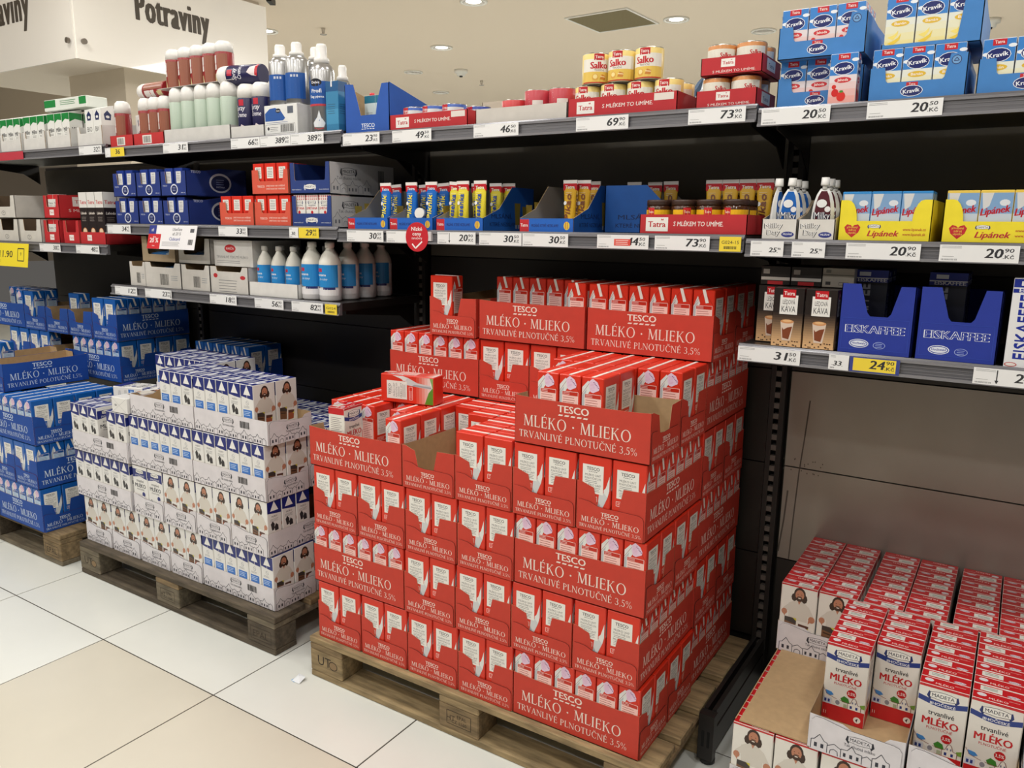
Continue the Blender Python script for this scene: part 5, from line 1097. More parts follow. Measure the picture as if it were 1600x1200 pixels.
# milk cartons at the far end of the top shelf
GRN = (24, 130, 60)
def slant_carton(kind):
    w, d, h = .062, .062, .172; b = MB(); m = ink((232, 232, 228), .35)
    vs = [(0, 0, 0), (w, 0, 0), (w, d, 0), (0, d, 0), (0, 0, h-.018), (w, 0, h-.018), (w, d, h), (0, d, h)]
    b.add(vs, [[3, 2, 1, 0], [4, 5, 6, 7], [0, 1, 5, 4], [1, 2, 6, 5], [2, 3, 7, 6], [3, 0, 4, 7]], m)
    for k, fr in enumerate(boxframes(w, d)):
        a = Art(b, fr, rough=.35)
        if kind == 'g':
            a.poly([(.001, h-.019), (.001, h-.060), (w*.45, h-.045), (w-.001, h-.050), (w-.001, h-.019)], GRN); a.text('Milke', w*.55, h*.42, .020, DK, bold=.02, wid=w*.7, rot=.1); a.lines(w*.25, h*.38, w*.85, .006, 3, .0016, (90, 90, 92)); a.rect(.001, .001, w-.001, .02, GRN)
        else:
            a.poly([(w*.28, h*.62), (w*.72, h*.62), (w*.78, h*.76), (w*.5, h*.86), (w*.22, h*.76)], (36, 46, 92)); a.ell(w*.5, h*.70, w*.14, .006, (232, 232, 228)); a.text('BIO', w*.5, h*.34, .022, DK, bold=.0, wid=w*.62)
    return b.mesh('slant_carton')
SG, SB = slant_carton('g'), slant_carton('b')
wt = lambda w, d, h, pl: open_tray(w, d, .055, h, (214, 212, 208), 'white_cardboard_tray', post=(w*.12, pl, w*.12, pl))
T1 = wt(.20, .22, .10, .085)
zf = 1.8345
for i, (x, k) in enumerate([(-1.855, 'b'), (-2.115, 'g'), (-2.335, 'g'), (-2.56, 'g'), (-2.79, 'g')]):
    thing('milk_tray', T1, x, .375, zf, 'white tray of %s cartons on the far top shelf, %s from the right' % (('organic milk' if k == 'b' else 'green and white'), ORD[i]), 'display tray', 'white trays on the far top shelf')
    for j in range(2):
        for c in range(3):
            if k == 'b' and c == 0: continue
            thing('slant_top_carton', SB if k == 'b' else SG, x+.004+.0645*c, .380+.07*j, zf+.0025, '%s sloping carton, %s column %s row, %s tray from the right' % (('white BIO' if k == 'b' else 'green and white'), ORD[c], ORD[j], ORD[i]), 'milk carton', 'sloping top cartons on the far shelf')
thing('slant_top_carton', SB, -1.655 if False else -1.62, .52, 1.8185, 'white BIO carton standing behind the short red trays', 'milk carton')
b = MB(); b.box(0, 0, 0, .36, .10, .05, ink((222, 226, 218)), cham=.002); a = Art(b, frame((0, 0, 0), (1, 0, 0), (0, 0, 1))); a.rect(.002, .015, .10, .048, GRN); a.rect(.30, .015, .358, .048, GRN); a.lines(.14, .04, .28, .008, 3, .003, (90, 140, 100))
thing('flat_box', b.mesh('green_box'), -2.16, .40, zf+.175+.0, 'flat green and white box lying across the tops of the far cartons', 'box')

# ---- middle shelf of the middle bay: tube displays
zc = 1.4835
TB = (26, 92, 176)
def tray_front(a, w):
    a.rect(.001, .001, w-.001, .037, (24, 96, 190)); a.rect(.001, .001, w*.18, .037, (196, 34, 44)); a.text('Tatra', w*.09, .016, .009, (240, 232, 228), bold=.02, wid=w*.14); a.text('MLSÁNÍ, KTERÉ NEZKLAME!', w*.48, .015, .0085, (20, 40, 110), bold=.02, wid=w*.50); a.ell(w*.88, .019, .010, .012, (230, 200, 70)); a.bars([(w*.85, .010, w*.865, .03), (w*.885, .010, w*.9, .03)], (206, 120, 50))
def tray_side(a, d): a.text('MLSÁNÍ,', d*.35, .040, .014, (14, 44, 96), bold=.02, wid=d*.4); a.text('KTERÉ NEZKLAME!', d*.40, .016, .012, (14, 44, 96), bold=.02, wid=d*.55); a.poly([(d*.62, .02), (d*.70, .02), (d*.72, .09), (d*.60, .09)], (150, 130, 50)); a.poly([(d*.78, .02), (d*.86, .02), (d*.88, .08), (d*.76, .08)], (150, 130, 50)); a.bars([(d*.62, .008, d*.65, .02), (d*.67, .008, d*.70, .02)], (190, 190, 190))
TT = open_tray(.184, .30, .040, .140, TB, 'tube_tray', front=tray_front, side=tray_side, inner=mat('tray_inside_grey', (150, 148, 142), .7))
def tube(col, txt, tcol, w=.046, h=.150):
    b = MB(); n = 10; cap = CAPW
    rings = []; 
    for t in range(6):
        v = t/5; rx = .0165+(w/2-.0165)*v; ry = .0165*(1-v)+.0012*v; rings.append((rx, ry, .018+v*(h-.030)))
    vs = []; fs = []
    for rx, ry, z_ in rings:
        for j in range(16): a_ = 2*PI*j/16; vs.append((rx*math.cos(a_), ry*math.sin(a_), z_))
    for i in range(5):
        for j in range(16): q = (j+1) % 16; fs.append([i*16+j, i*16+q, i*16+16+q, i*16+16+j])
    b.add(vs, fs, ink(col, .35), True); b.box(-w/2-.0005, -.0016, h-.013, w/2+.0005, .0016, h, ink((236, 230, 226), .35)); b.box(-w/2, -.002, h-.030, w/2, .002, h-.010, ink((196, 34, 44), .35))
    sl = lambda x, y, t=0.0: (x, -(.0166*(1-max(0, min(1, (y-.018)/(h-.030))))**1.0+.0012)*math.sqrt(max(.08, 1-(x/(w*.5))**2))-t-.0008, y)
    a = Art(b, sl, .0006, rough=.35); a.text('Tatra', 0, h-.025, .0095, (240, 232, 228), bold=.02, wid=w*.7); a.lines(-w*.3, h-.036, w*.3, .005, 2, .0012, mix(col, (255, 255, 255), .6)); a.text(txt, w*.14, .032, w*.40, tcol, al='l', bold=.04, shear=.15, wid=h*.52, rot=PI/2); a.ell(-w*.28, h*.55, .006, .006, (236, 236, 236))
    me = b.mesh('tube'); b = MB(); b.lathe([(.0175, 0), (.0175, .004), (.0165, .018), (.0001, .018)], cap, 16); return me, b.mesh('tube_cap')
TP, TJ, TY_ = tube((20, 104, 196), 'Piknik', (244, 222, 70)), tube((232, 214, 60), 'Jesenka', (24, 70, 160)), tube((226, 176, 40), 'Pikao', (120, 60, 20))
def tb(t, x, y, lab, grp, rx=0, ry=0, rz=0, z_=None):
    o = put('milk_tube', t[0], (x, y, (z_ if z_ else zc+.0045)), rot=(math.radians(rx), math.radians(ry), math.radians(rz)), label=lab, cat='tube', group=grp); put('cap', t[1], parent=o); return o
for i, x in enumerate([-.146, .046, .244, .562, 1.058]): thing('display_tray', TT, x, .345 if i < 4 else .522, zc, 'blue display tray with grey inside, %s' % ['leftmost, holding blue tubes', 'second, with the round sign before it', 'third, holding yellow tubes', 'fourth, almost empty with yellow tubes', 'turned sideways behind the jar tray'][i], 'display tray', 'blue display trays of tubes', rz=PI/2 if i == 4 else 0)
k = 0
for (x, y, t, c) in [(-.02, .47, TP, 'blue'), (.025, .372, TP, 'blue'), (-.07, .50, TP, 'blue'), (.085, .43, TP, 'blue'), (.124, .372, TP, 'blue'), (.078, .505, TP, 'blue'), (.208, .372, TP, 'blue'), (.205, .45, TP, 'blue'), (.12, .54, TP, 'blue'), (.18, .55, TP, 'blue')]:
    if .028 < x+.024 and x-.024 < .048: x = .012
    tb(t, x, y, 'blue tube with yellow lettering, %s in the left display trays' % ORD[k], 'blue tubes', ry=0 if k in (1, 4, 6) else -3, rx=2); k += 1
k = 0
for (x, y) in [(.275, .40), (.335, .372), (.402, .372), (.30, .50), (.36, .52), (.40, .54), (.33, .58)]:
    tb(TJ, x, y, 'yellow tube with blue lettering, %s in the third display tray' % ORD[k], 'yellow tubes of the third tray', rx=2, ry=(4 if k in (0,) else 0)); k += 1
k = 0
for (x, y) in [(.677, .45), (.713, .47), (.66, .53), (.62, .58), (.71, .54), (.81, .62), (.87, .64), (.93, .62), (.66, .60)]:
    tb(TY_ if k < 8 else TJ, x, y, 'golden yellow tube in the right display trays, %s from the front' % ORD[k], 'golden tubes', rx=1); k += 1
o = tb(TP, .17, .36, 'blue tube lying with its cap towards the aisle behind the round sign', None, z_=zc+.06); o.rotation_euler = (math.radians(-96), 0, math.radians(10)); o.location = (.168, .352, zc+.055)
o = tb(TY_, .66, .36, 'tube lying in the fourth tray, its silver end cap towards the aisle', None, z_=zc+.02); o.rotation_euler = (math.radians(-90), 0, 0); o.location = (.665, .350, zc+.021)
k = 0
for i in range(4):
    for j in range(2): tb(TY_, 1.09+i*.048, .54+j*.08, 'golden tube standing behind the jars, %s row %s' % (ORD[j], ORD[i]), 'golden tubes behind the jars', z_=zc+.001); k += 1
thing('jar_tray', open_tray(.296, .16, .052, .052, REDB, 'jar_tray', front=lambda a, w: slogan(a, w, .052, 1.15), inner=KRAFT), .953, .345, zc, 'long red tray with white logo holding the yellow spread jars', 'display tray')
def jar():
    b = MB(); r, h = .0345, .088; b.lathe([(r*.9, 0), (r, .006), (r, h*.78), (r*.93, h*.84)], mat('chocolate_glass', (70, 38, 20), .15), 24); b.lathe([(r*.99, h*.83), (r*.99, h*.97), (r*.95, h), (.0001, h)], mat('brown_lid', (62, 40, 32), .4), 24)
    a = Art(b, wrap((0, 0), r, -PI/2), .0003, rough=.35); a.rect(-r*1.5, h*.12, r*1.5, h*.70, (236, 180, 30), 12); a.rect(-r*.6, h*.52, 0, h*.76, (196, 34, 44), 4); a.text('Tatra', -r*.3, h*.60, h*.08, (244, 236, 230), wid=r*.45); a.text('Pikao', 0, h*.28, h*.20, (90, 40, 20), bold=.04, wid=r*1.3)
    return b.mesh('spread_jar')
JR = jar()
for i in range(4):
    for j in range(2):
        if j == 1 and i > 2: pass
        thing('spread_jar', JR, .993+.0712*i, .383+.072*j, zc+.003, 'yellow labelled cocoa jar in the red tray, %s row %s' % (ORD[j], ORD[i]), 'jar', 'cocoa spread jars', rz=(.0, .9, .5, -.1)[i])

# ---- shelf above the white cartons
zm = 1.4905
NV = (26, 50, 124)
def navy_side(a, d): a.text('TESCO', d*.16, .092, .010, (190, 200, 226), bold=.02, wid=.045); a.ell(d*.55, .056, .055, .040, (206, 212, 226), 22); a.ell(d*.55, .055, .046, .032, (18, 30, 84), 22); a.lines(d*.48, .070, d*.62, .009, 3, .003, (120, 134, 180)); a.text('SMETANA', d*.55, .036, .007, (190, 200, 226))
def navy_front(a, w): a.ell(w*.52, .026, .024, .021, (222, 226, 236), 18); a.ell(w*.52, .026, .019, .016, (18, 32, 92), 18); a.lines(w*.46, .034, w*.58, .006, 3, .0018, (160, 170, 206)); a.text('TESCO', w*.16, .038, .006, (206, 212, 230), wid=w*.18); a.text('200 ml', w*.86, .010, .005, (206, 212, 230), wid=w*.16)
NB = open_tray(.168, .30, .050, .115, NV, 'navy_box', front=navy_front, side=navy_side, post=(.034, .098, .034, .098))
# the two outer corners close up: side wall to full height
CN = small_pack((34, 62, 146), (24, 50, 132), 'navy_carton', w=.052, d=.04, h=.105)
b = MB(); b.box(0, 0, 0, .052, .04, .108, ink((30, 56, 140), .35), cham=.001)
for k_, fr in enumerate(boxframes(.052, .04)):
    a = Art(b, fr, rough=.35); a.rect(.010, .045, (.052 if k_ % 2 == 0 else .04)-.010, .095, (222, 222, 222)); a.text('TESCO', (.026 if k_ % 2 == 0 else .02), .084, .0055, DK, wid=.018); a.lines(.013, .078, .036 if k_ % 2 == 0 else .027, .006, 4, .0016, (120, 120, 130))
NCM = b.mesh('navy_carton')
for lv in range(2):
    for i in range(3):
        x = -1.548+i*.173-lv*.004; zz = zm+lv*.1165
        thing('display_box', NB, x, .345, zz, 'dark blue cream box with white ring mark, %s in the %s row' % (ORD[i], ['lower', 'upper'][lv]), 'display box', 'dark blue cream boxes')
        if lv:
            b = MB(); b.box(0, .05, -.0010, .168, .30, -.0003, board(NV)); put('box_lid', b.mesh('box_lid'), (x, .345, zz), label='dark blue cardboard layer under the %s upper cream box' % ORD[i], cat='cardboard sheet')
        for c in range(2):
            thing('cream_carton', NCM, x+.020+c*.066, .352, zz+.0025, 'small blue cream carton, %s in the %s %s-row box' % (ORD[c], ORD[i], ['lower', 'upper'][lv]), 'carton', 'small blue cream cartons')
thing('display_box', open_tray(.10, .10, .20, .20, KRAFT, 'kraft_box'), -1.600, .649, zm, 'open brown cardboard box behind the dark blue boxes', 'display box')
SR = (212, 84, 62)
def sm_front(a, w): a.text('TESCO', w*.25, .024, .008, (244, 220, 210), bold=.02, wid=w*.2); a.text('SMETANA NA VAŘENÍ', w*.65, .027, .006, (244, 220, 210), wid=w*.5); a.text('SMETANA NA VARENIE', w*.65, .016, .006, (244, 220, 210), wid=w*.5)
SMT = open_tray(.200, .28, .047, .085, SR, 'cream_tray', front=sm_front, post=(.040, .088, .030, .088))
b = MB(); b.box(0, 0, 0, .058, .045, .109, ink((220, 48, 32), .35), cham=.001)
for k_, fr in enumerate(boxframes(.058, .045)):
    a = Art(b, fr, rough=.35); W_ = .058 if k_ % 2 == 0 else .045; a.rect(W_*.2, .055, W_*.8, .096, (232, 230, 224)); a.text('TESCO', W_*.5, .086, .006, DK, wid=W_*.4); a.lines(W_*.26, .081, W_*.74, .006, 4, .0016, (110, 110, 112)); a.rect(W_*.2, .046, W_*.8, .052, (190, 40, 30)); a.rect(.001, .001, W_-.001, .02, (236, 224, 216)); a.ell(W_*.5, .022, .012, .019, (240, 236, 228))
SMC = b.mesh('cream_carton_red')
MDS = (30, 56, 124)
def md_front(a, w): emblem(a, w*.5, .022, 1.15, (30, 40, 90), (226, 226, 232)); a.text('www.madeta.cz', w*.16, .012, .005, (214, 218, 230), wid=w*.24); a.text('www.madeta.sk', w*.85, .012, .005, (214, 218, 230), wid=w*.24)
def md_side(a, d): a.rect(0, 0, d, .108, (206, 204, 204)); emblem(a, d*.28, .076, 1.6, (50, 52, 60), (50, 52, 60), (206, 204, 204)); a.text('Tak chutná mléko', d*.28, .050, .011, (90, 92, 100), wid=d*.36); houses(a, .006, d*.62, .004, 1.8, (110, 112, 120)); a.barcode(d*.74, .02, d*.84, .09)
MDT = open_tray(.202, .335, .046, .108, MDS, 'navy_white_tray', front=md_front, side=md_side, post=(.024, .108, .024, .108))
b = MB(); b.box(0, 0, 0, .060, .045, .109, ink((230, 228, 224), .35), cham=.001)
for k_, fr in enumerate(boxframes(.060, .045)):
    a = Art(b, fr, rough=.35); W_ = .060 if k_ % 2 == 0 else .045
    for i in range(6): a.rect(W_*i/6+.0005, .092, W_*(i+.5)/6, .108, (196, 40, 50))
    a.rect(.001, .097, W_-.001, .100, (236, 226, 222)); a.text('trvanlivá', W_*.5, .070, .006, (60, 60, 80), wid=W_*.6); a.text('SMETANA', W_*.5, .058, .009, (190, 34, 44), bold=.02, wid=W_*.88); a.ell(W_*.5, .048, .006, .006, (196, 34, 44)); emblem(a, W_*.5, .083, .75)
MDC = b.mesh('cream_carton_check')
for n, (x, zz, me, cm, nm, emp) in enumerate([(-.836, zm, SMT, SMC, 'red', 0), (-.631, zm, SMT, SMC, 'red', 0), (-.638, zm+.1165, SMT, SMC, 'red', 0), (-.425, zm, MDT, MDC, 'navy', 0), (-.429, zm+.1165, MDT, MDC, 'navy', 1)]):
    wd = ['coral red cream tray, lower left', 'coral red cream tray, lower right', 'coral red cream tray, stacked on top', 'navy and white cream tray, lower one', 'navy and white cream tray, the empty upper one'][n]
    thing('cream_tray', me, x, .345, zz, wd, 'display tray', 'cream trays')
    if emp == 0:
        for j in range(2):
            for c in range(3): thing('cream_carton', cm, x+.0035+c*.0655, .350+j*.05, zz+.0025, 'small %s cream carton, %s row %s in the %s' % ('red' if nm == 'red' else 'checked', ORD[j], ORD[c], wd.replace(' cream tray,', ' tray,')), 'carton', 'small cream cartons')
    if zz > zm: b = MB(); b.box(0, .05, -.0060 if False else -.0010, .202, .28, -.0003, board(SR if nm == 'red' else (206, 204, 204))); put('tray_lid', b.mesh('tray_lid'), (x, .345, zz), label='flat cardboard layer under the upper %s cream tray' % nm, cat='cardboard sheet')

# ---- lowest shelf above the white cartons
zq = 1.2225
GW = (204, 200, 194)
def wb(w, d, h, seed, lab, x, y, z, code=True, red=False, notch=True, col=GW, lip=.82):
    def fr(a, w_):
        if code: a.barcode(w_*.42, .014, w_*.66, h*.56, n=18); a.lines(w_*.72, h*.5, w_*.92, .008, 3, .002, (130, 140, 150))
        if red: a.ell(w_*.14, h*.66, .013, .009, (186, 40, 48)); a.ell(w_*.86, h*.62, .016, .008, (186, 40, 48)); a.lines(w_*.22, h*.50, w_*.80, .011, 5, .0022, (120, 120, 122))
    me = open_tray(w, d, h*lip, h, col, 'pale_box', front=fr, post=(w*.18, h, w*.18, h), inner=KRAFT)
    return thing('cardboard_box', me, x, y, z, lab, 'box', 'pale boxes on the lowest shelf')
wb(.118, .30, .106, 1, 'pale cardboard box at the left end of the lowest shelf', -1.488, .35, zq)
wb(.252, .30, .108, 2, 'pale open box with bar code, second from the left below', -1.366, .345, zq)
wb(.186, .30, .106, 3, 'pale box with bar code, third from the left below', -1.110, .345, zq)
wb(.230, .30, .106, 4, 'white box with two red ovals beside the small bottles', -.919, .345, zq, code=False, red=True)
wb(.235, .26, .108, 5, 'open brown and white box on the upper level, left one', -1.400, .36, zq+.109, code=False, col=(170, 150, 122), lip=.30)
wb(.210, .26, .104, 6, 'open white box with blue side on the upper level, middle one', -1.150, .365, zq+.109, code=False, lip=.36)
b = MB(); b.box(0, 0, 0, .232, .25, .103, board((212, 210, 206)), cham=.001); a = Art(b, frame((0, 0, 0), (1, 0, 0), (0, 0, 1))); a.ell(.10, .070, .034, .016, (190, 34, 42), 20); a.text('KARIČÍN', .10, .066, .009, (240, 230, 226), wid=.046); a.text('TRVANLIVÉ TEKUTÉ MLÉKO', .11, .032, .010, (120, 120, 124), wid=.19); a.lines(.015, .022, .20, .007, 2, .002, (140, 140, 144))
thing('cardboard_box', b.mesh('red_oval_box'), -.907, .36, zq+.1075, 'closed white box with one red oval on the upper level', 'box')
def pouchpack(seed): return bag(.19, .2, .060, (60, 120, 176), (190, 204, 214), seed, 'blue_sachets')
for i, (x, y, zz) in enumerate([(-1.345, .37, zq+.0475), (-1.382, .385, zq+.1125), (-1.142, .385, zq+.1125)]): thing('sachet_pile', bag((.21, .20, .18)[i], .2, .055, (66, 120, 176), (190, 204, 214), 20+i, 'blue_sachets'), x, y, zz, ['blue sachets lying in the lower open box', 'blue sachets lying in the upper brown box', 'blue sachets lying in the upper white box'][i], 'sachets', 'blue sachets')
MILKY = mat('milky_bottle', (226, 224, 214), .25); BCAP = mat('bottle_cap', (214, 212, 206), .4)
def bottle(r, h, big):
    b = MB(); b.lathe([(r*.85, 0), (r, .006), (r*.98, h*.30), (r, h*.60), (r*.95, h*.68), (r*.72, h*.78), (r*.42, h*.855), (r*.34, h*.89), (r*.34, h*.93)], None, 22, mats=[ink((232, 230, 232), .3)]*3+[MILKY]*5)
    a = Art(b, wrap((0, 0), r*1.003, -PI/2), .0004, rough=.3)
    a.rect(-r*1.5, h*.24, r*1.5, h*.62, (44, 138, 206), 14); a.rect(-r*1.5, h*.10, r*1.5, h*.22, (232, 230, 232), 12)
    a.poly([(-r*.9, h*.50), (r*.0, h*.50), (r*.0, h*.56), (-r*.9, h*.56)], (190, 40, 56)); a.text('smetana', -r*.2, h*.43, h*.045, (240, 240, 244), bold=.02, wid=r*1.2); a.text('do kávy', r*.1, h*.36, h*.04, (226, 236, 246), shear=.3, wid=r*.9); a.ell(-r*.5, h*.22, r*.28, h*.035, (238, 238, 238)); a.ell(-r*.5, h*.235, r*.2, h*.018, (60, 40, 34)); a.rect(r*.1, h*.20, r*1.2, h*.24, (40, 50, 110), 5)
    me = b.mesh('cream_bottle'); b = MB(); b.lathe([(r*.40, h*.905), (r*.41, h*.985), (r*.37, h), (.0001, h)], BCAP, 18); return me, b.mesh('bottle_cap')
BS, BL = bottle(.0310, .190, 0), bottle(.0410, .212, 1)
def bt(t, x, y, z, lab): o = thing('cream_bottle', t[0], x, y, z, lab, 'bottle', 'coffee cream bottles'); put('bottle_cap', t[1], parent=o)
thing('can_tray', open_tray(.272, .29, .054, .054, (222, 220, 216), 'bottle_tray'), -.684, .345, zq, 'plain white tray holding the small cream bottles', 'display tray')
for j in range(3):
    for i in range(3): bt(BS, -.632+.080*i, .385+.082*j, zq+.0025, 'small cream bottle with blue label, %s row %s in the white tray' % (ORD[j], ORD[i]))
for j in range(4):
    for i in range(2): bt(BL, -.368+.090*i, .382+.092*j, zq+.001, 'large cream bottle with blue label, %s row, %s' % (ORD[j], ['nearer the small bottles', 'nearer the shelf end'][i]))

# ---- far bay, middle shelf
zf2 = 1.3965
RT2 = open_tray(.136, .30, .052, .115, (188, 38, 44), 'red_small_tray', front=lambda a, w: (a.rect(w*.36, .014, w*.64, .040, (236, 228, 224)), a.text('Tatra', w*.5, .023, .009, (186, 28, 38), wid=w*.22)), side=lambda a, d: (a.rect(d*.22, .056, d*.55, .10, (232, 224, 220)), a.text('Tatra', d*.385, .070, .016, (186, 28, 38), wid=d*.26), a.text('S MLÉKEM TO', d*.45, .03, .014, (240, 226, 222), wid=d*.6)), post=(.028, .106, .028, .106))
for i, (x, zz) in enumerate([(-2.168, zf2), (-2.150, zf2+.1165), (-1.996, zf2)]): thing('display_tray', RT2, x, .345, zz, ['small red tray on the far shelf, lower left', 'small red tray on the far shelf, stacked on another', 'small empty red tray on the far shelf'][i], 'display tray', 'small red trays')
b = MB(); b.box(0, .05, -.0010, .13, .30, -.0003, board((188, 38, 44))); put('tray_lid', b.mesh('tray_lid'), (-2.148, .345, zf2+.1165), label='flat red cardboard layer between the two small red trays', cat='cardboard sheet')
RCM = small_pack((224, 222, 218), (196, 40, 44), 'red_white_carton', w=.048, d=.04, h=.108, txt='Tatra')
for i, (x, zz) in enumerate([(-2.138, zf2), (-2.089, zf2), (-2.123, zf2+.1165), (-2.075, zf2+.1165)]): thing('cream_carton', RCM, x+.001*i, .352, zz+.0025, 'small white carton with red top, %s' % ['left in the lower red tray', 'right in the lower red tray', 'left in the upper red tray', 'right in the upper red tray'][i], 'carton', 'small red-topped cartons on the far shelf')
thing('display_tray', open_tray(.206, .20, .055, .06, (188, 38, 44), 'red_low_tray', front=lambda a, w: (a.rect(w*.28, .016, w*.46, .042, (236, 228, 224)), a.text('Tatra', w*.37, .025, .009, (186, 28, 38), wid=w*.14))), -1.852, .345, zf2, 'low red tray holding the tall black and white cartons', 'display tray')
w, d, h = .064, .062, .232; b = MB(); b.box(0, 0, 0, w, d, h, ink((40, 32, 32), .3), cham=.0015)
for fr in boxframes(w, d):
    a = Art(b, fr, rough=.3); a.rect(.001, h*.70, w-.001, h-.001, (228, 226, 222)); a.text('Tatra', w*.5, h*.77, .017, (190, 30, 40), bold=.03, wid=w*.82); a.text('Lahodo', w*.5, h*.57, .012, (236, 226, 216), bold=.02, shear=.2, wid=w*.72); a.lines(w*.2, h*.52, w*.8, .008, 3, .002, (150, 140, 134)); a.ell(w*.5, h*.22, .02, .022, (186, 120, 76)); a.ell(w*.5, h*.24, .014, .014, (230, 206, 176))
LH = b.mesh('tall_black_carton')
for j in range(2):
    for i in range(3): thing('tall_black_carton', LH, -1.8475+.0660*i, .350+.066*j, zf2+.0025, 'tall black carton with white top, %s row %s' % (['front', 'back'][j], ORD[i]), 'carton', 'tall black cartons')
GT = open_tray(.205, .32, .055, .115, (206, 202, 194), 'pale_tray', front=lambda a, w: (a.ell(w*.42, .024, .020, .011, (80, 78, 76), 18), a.ell(w*.42, .024, .018, .009, (206, 202, 194), 18), a.line([(w*.38, .024), (w*.46, .026)], .002, (80, 78, 76))), side=lambda a, d: (a.line([(d*.55, .07), (d*.62, .05), (d*.72, .05), (d*.8, .08)], .006, (50, 48, 46)), a.text('Pro', d*.66, .062, .022, (50, 48, 46), wid=d*.2)), post=(.045, .11, .045, .11), inner=mat('tray_dark_inside', (96, 78, 58), .8))
for i, (x, zz) in enumerate([(-2.40, zf2), (-2.62, zf2), (-2.84, zf2), (-2.63, zf2+.1165), (-2.85, zf2+.1165)]): thing('display_tray', GT, x, .345, zz, 'pale tray with oval mark on the far shelf, %s' % ['lower, nearest the red trays', 'lower, second from the red trays', 'lower, third from the red trays', 'upper, nearer the red trays', 'upper, farther from the red trays'][i], 'display tray', 'pale trays on the far shelf')
for i in range(2): b = MB(); b.box(0, .05, -.0010, .20, .32, -.0003, board((206, 202, 194))); put('tray_lid', b.mesh('tray_lid'), ((-2.63, -2.85)[i], .345, zf2+.1165), label=['pale cardboard layer under the nearer upper pale tray', 'pale cardboard layer under the farther upper pale tray'][i], cat='cardboard sheet')

# ---- right bay, middle shelf
zr = 1.4745
def md_fr(a, w): 
    for dx, dy, c in ((0, 0, (40, 40, 44)), ): a.text('Milky', w*.34, .028, .0125, c, bold=.06, wid=w*.52, rot=.05); a.text('Milky', w*.34, .0285, .0125, (232, 230, 228), bold=.005, wid=w*.50, rot=.05); a.text('Day', w*.34, .011, .0135, c, bold=.06, wid=w*.36); a.text('Day', w*.34, .0115, .0135, (232, 230, 228), bold=.005, wid=w*.34)
    a.ell(w*.75, .013, .0155, .0070, (40, 50, 130)); a.text('MLSÁNÍ', w*.75, .0115, .0045, (236, 236, 240), bold=.02, wid=.021)
MDY = open_tray(.0860, .26, .050, .10, (218, 214, 208), 'pouch_tray', front=md_fr, inner=mat('tray_inside_grey', (150, 148, 142), .7))
for i, x in enumerate((1.288, 1.3765)): thing('pouch_tray', MDY, x, .340, zr, ['narrow white pouch tray next to the shelf post', 'narrow white pouch tray next to the yellow tray'][i], 'display tray', 'narrow white pouch trays')
def pouch(col, c2):
    b = MB(); w, h = .058, .138; sil = [(-.5, 0), (.5, 0), (.49, .25), (.44, .5), (.40, .62), (.30, .76), (.16, .86), (-.16, .86), (-.30, .76), (-.40, .62), (-.44, .5), (-.49, .25)]
    fr = frame((0, 0, 0), (1, 0, 0), (0, 0, 1)); P = [(x*w, y*h) for x, y in sil]
    n = len(P); c0 = [(x, -.001, y) for x, y in P]; c1 = [(x*.72, -.011*(1-.6*(y/h)), y*.9+h*.04) for x, y in P]; c2_ = [(x, .001, y) for x, y in P]; c3 = [(x*.72, .011*(1-.6*(y/h)), y*.9+h*.04) for x, y in P]
    pm, cm = ink((222, 222, 220), .3), ink(col, .3)
    b.add(c0+c1, [[i, (i+1) % n, n+(i+1) % n, n+i] for i in range(n)], pm, True); b.add(c1, [list(range(n))], cm)
    b.add(c2_+c3, [[i, n+i, n+(i+1) % n, (i+1) % n] for i in range(n)], pm, True); b.add(c3, [list(range(n-1, -1, -1))], cm)
    b.add(c0+c2_, [[i, n+i, n+(i+1) % n, (i+1) % n] for i in range(n)], pm)
    f3 = lambda x, y, t=0.0: (x, -.011*(1-.6*(y/h))-t-.001, y)
    a = Art(b, f3, .0004, rough=.3); a.text('Milky', 0, h*.33, .017, (30, 34, 60), bold=.06, wid=.038); a.text('Milky', 0, h*.333, .017, (236, 236, 238), bold=.0, wid=.036); a.text('Day', 0, h*.19, .015, (30, 34, 60), bold=.06, wid=.028); a.text('Day', 0, h*.193, .015, (236, 236, 238), bold=.0, wid=.026); a.ell(w*.2, h*.50, .007, .007, (232, 230, 232)); a.ell(-w*.05, h*.60, .012, .010, (232, 232, 232))
    me = b.mesh('pouch'); b = MB(); b.lathe([(.006, h*.84), (.006, h*.92)], pm, 12); b.lathe([(.0105, h*.91), (.0105, h*.94), (.0095, h*1.05), (.0001, h*1.05)], CAPW, 14); return me, b.mesh('pouch_cap')
PB, PR = pouch((24, 96, 180), 0), pouch((84, 30, 40), 0)
for i, (t, x, y, rz, lab) in enumerate([(PB, 1.342, .375, 0, 'blue spouted pouch facing the aisle in the narrow tray'), (PB, 1.312, .385, 75, 'blue spouted pouch seen edge on beside the shelf post'), (PR, 1.425, .375, 0, 'brown spouted pouch facing the aisle in the narrow tray'), (PR, 1.425, .44, 0, 'brown spouted pouch, second row'), (PR, 1.425, .50, 0, 'brown spouted pouch, third row'), (PB, 1.342, .45, 0, 'blue spouted pouch, second row'), (PB, 1.342, .52, 0, 'blue spouted pouch, third row')]):
    o = put('drink_pouch', t[0], (x, y, zr+.0055), rot=(0, math.radians(2 if i == 0 else 0), math.radians(rz)), label=lab, cat='pouch', group='spouted pouches'); put('cap', t[1], parent=o)
o = put('drink_pouch', PB[0], (1.335, .352, zr+.020), rot=(math.radians(90), 0, math.radians(180)), label='white pouch lying with its cap towards the aisle in the narrow tray', cat='pouch', group='spouted pouches'); o.location = (1.331, .50, zr+.0195); put('cap', PB[1], parent=o)
YL = (240, 220, 44)
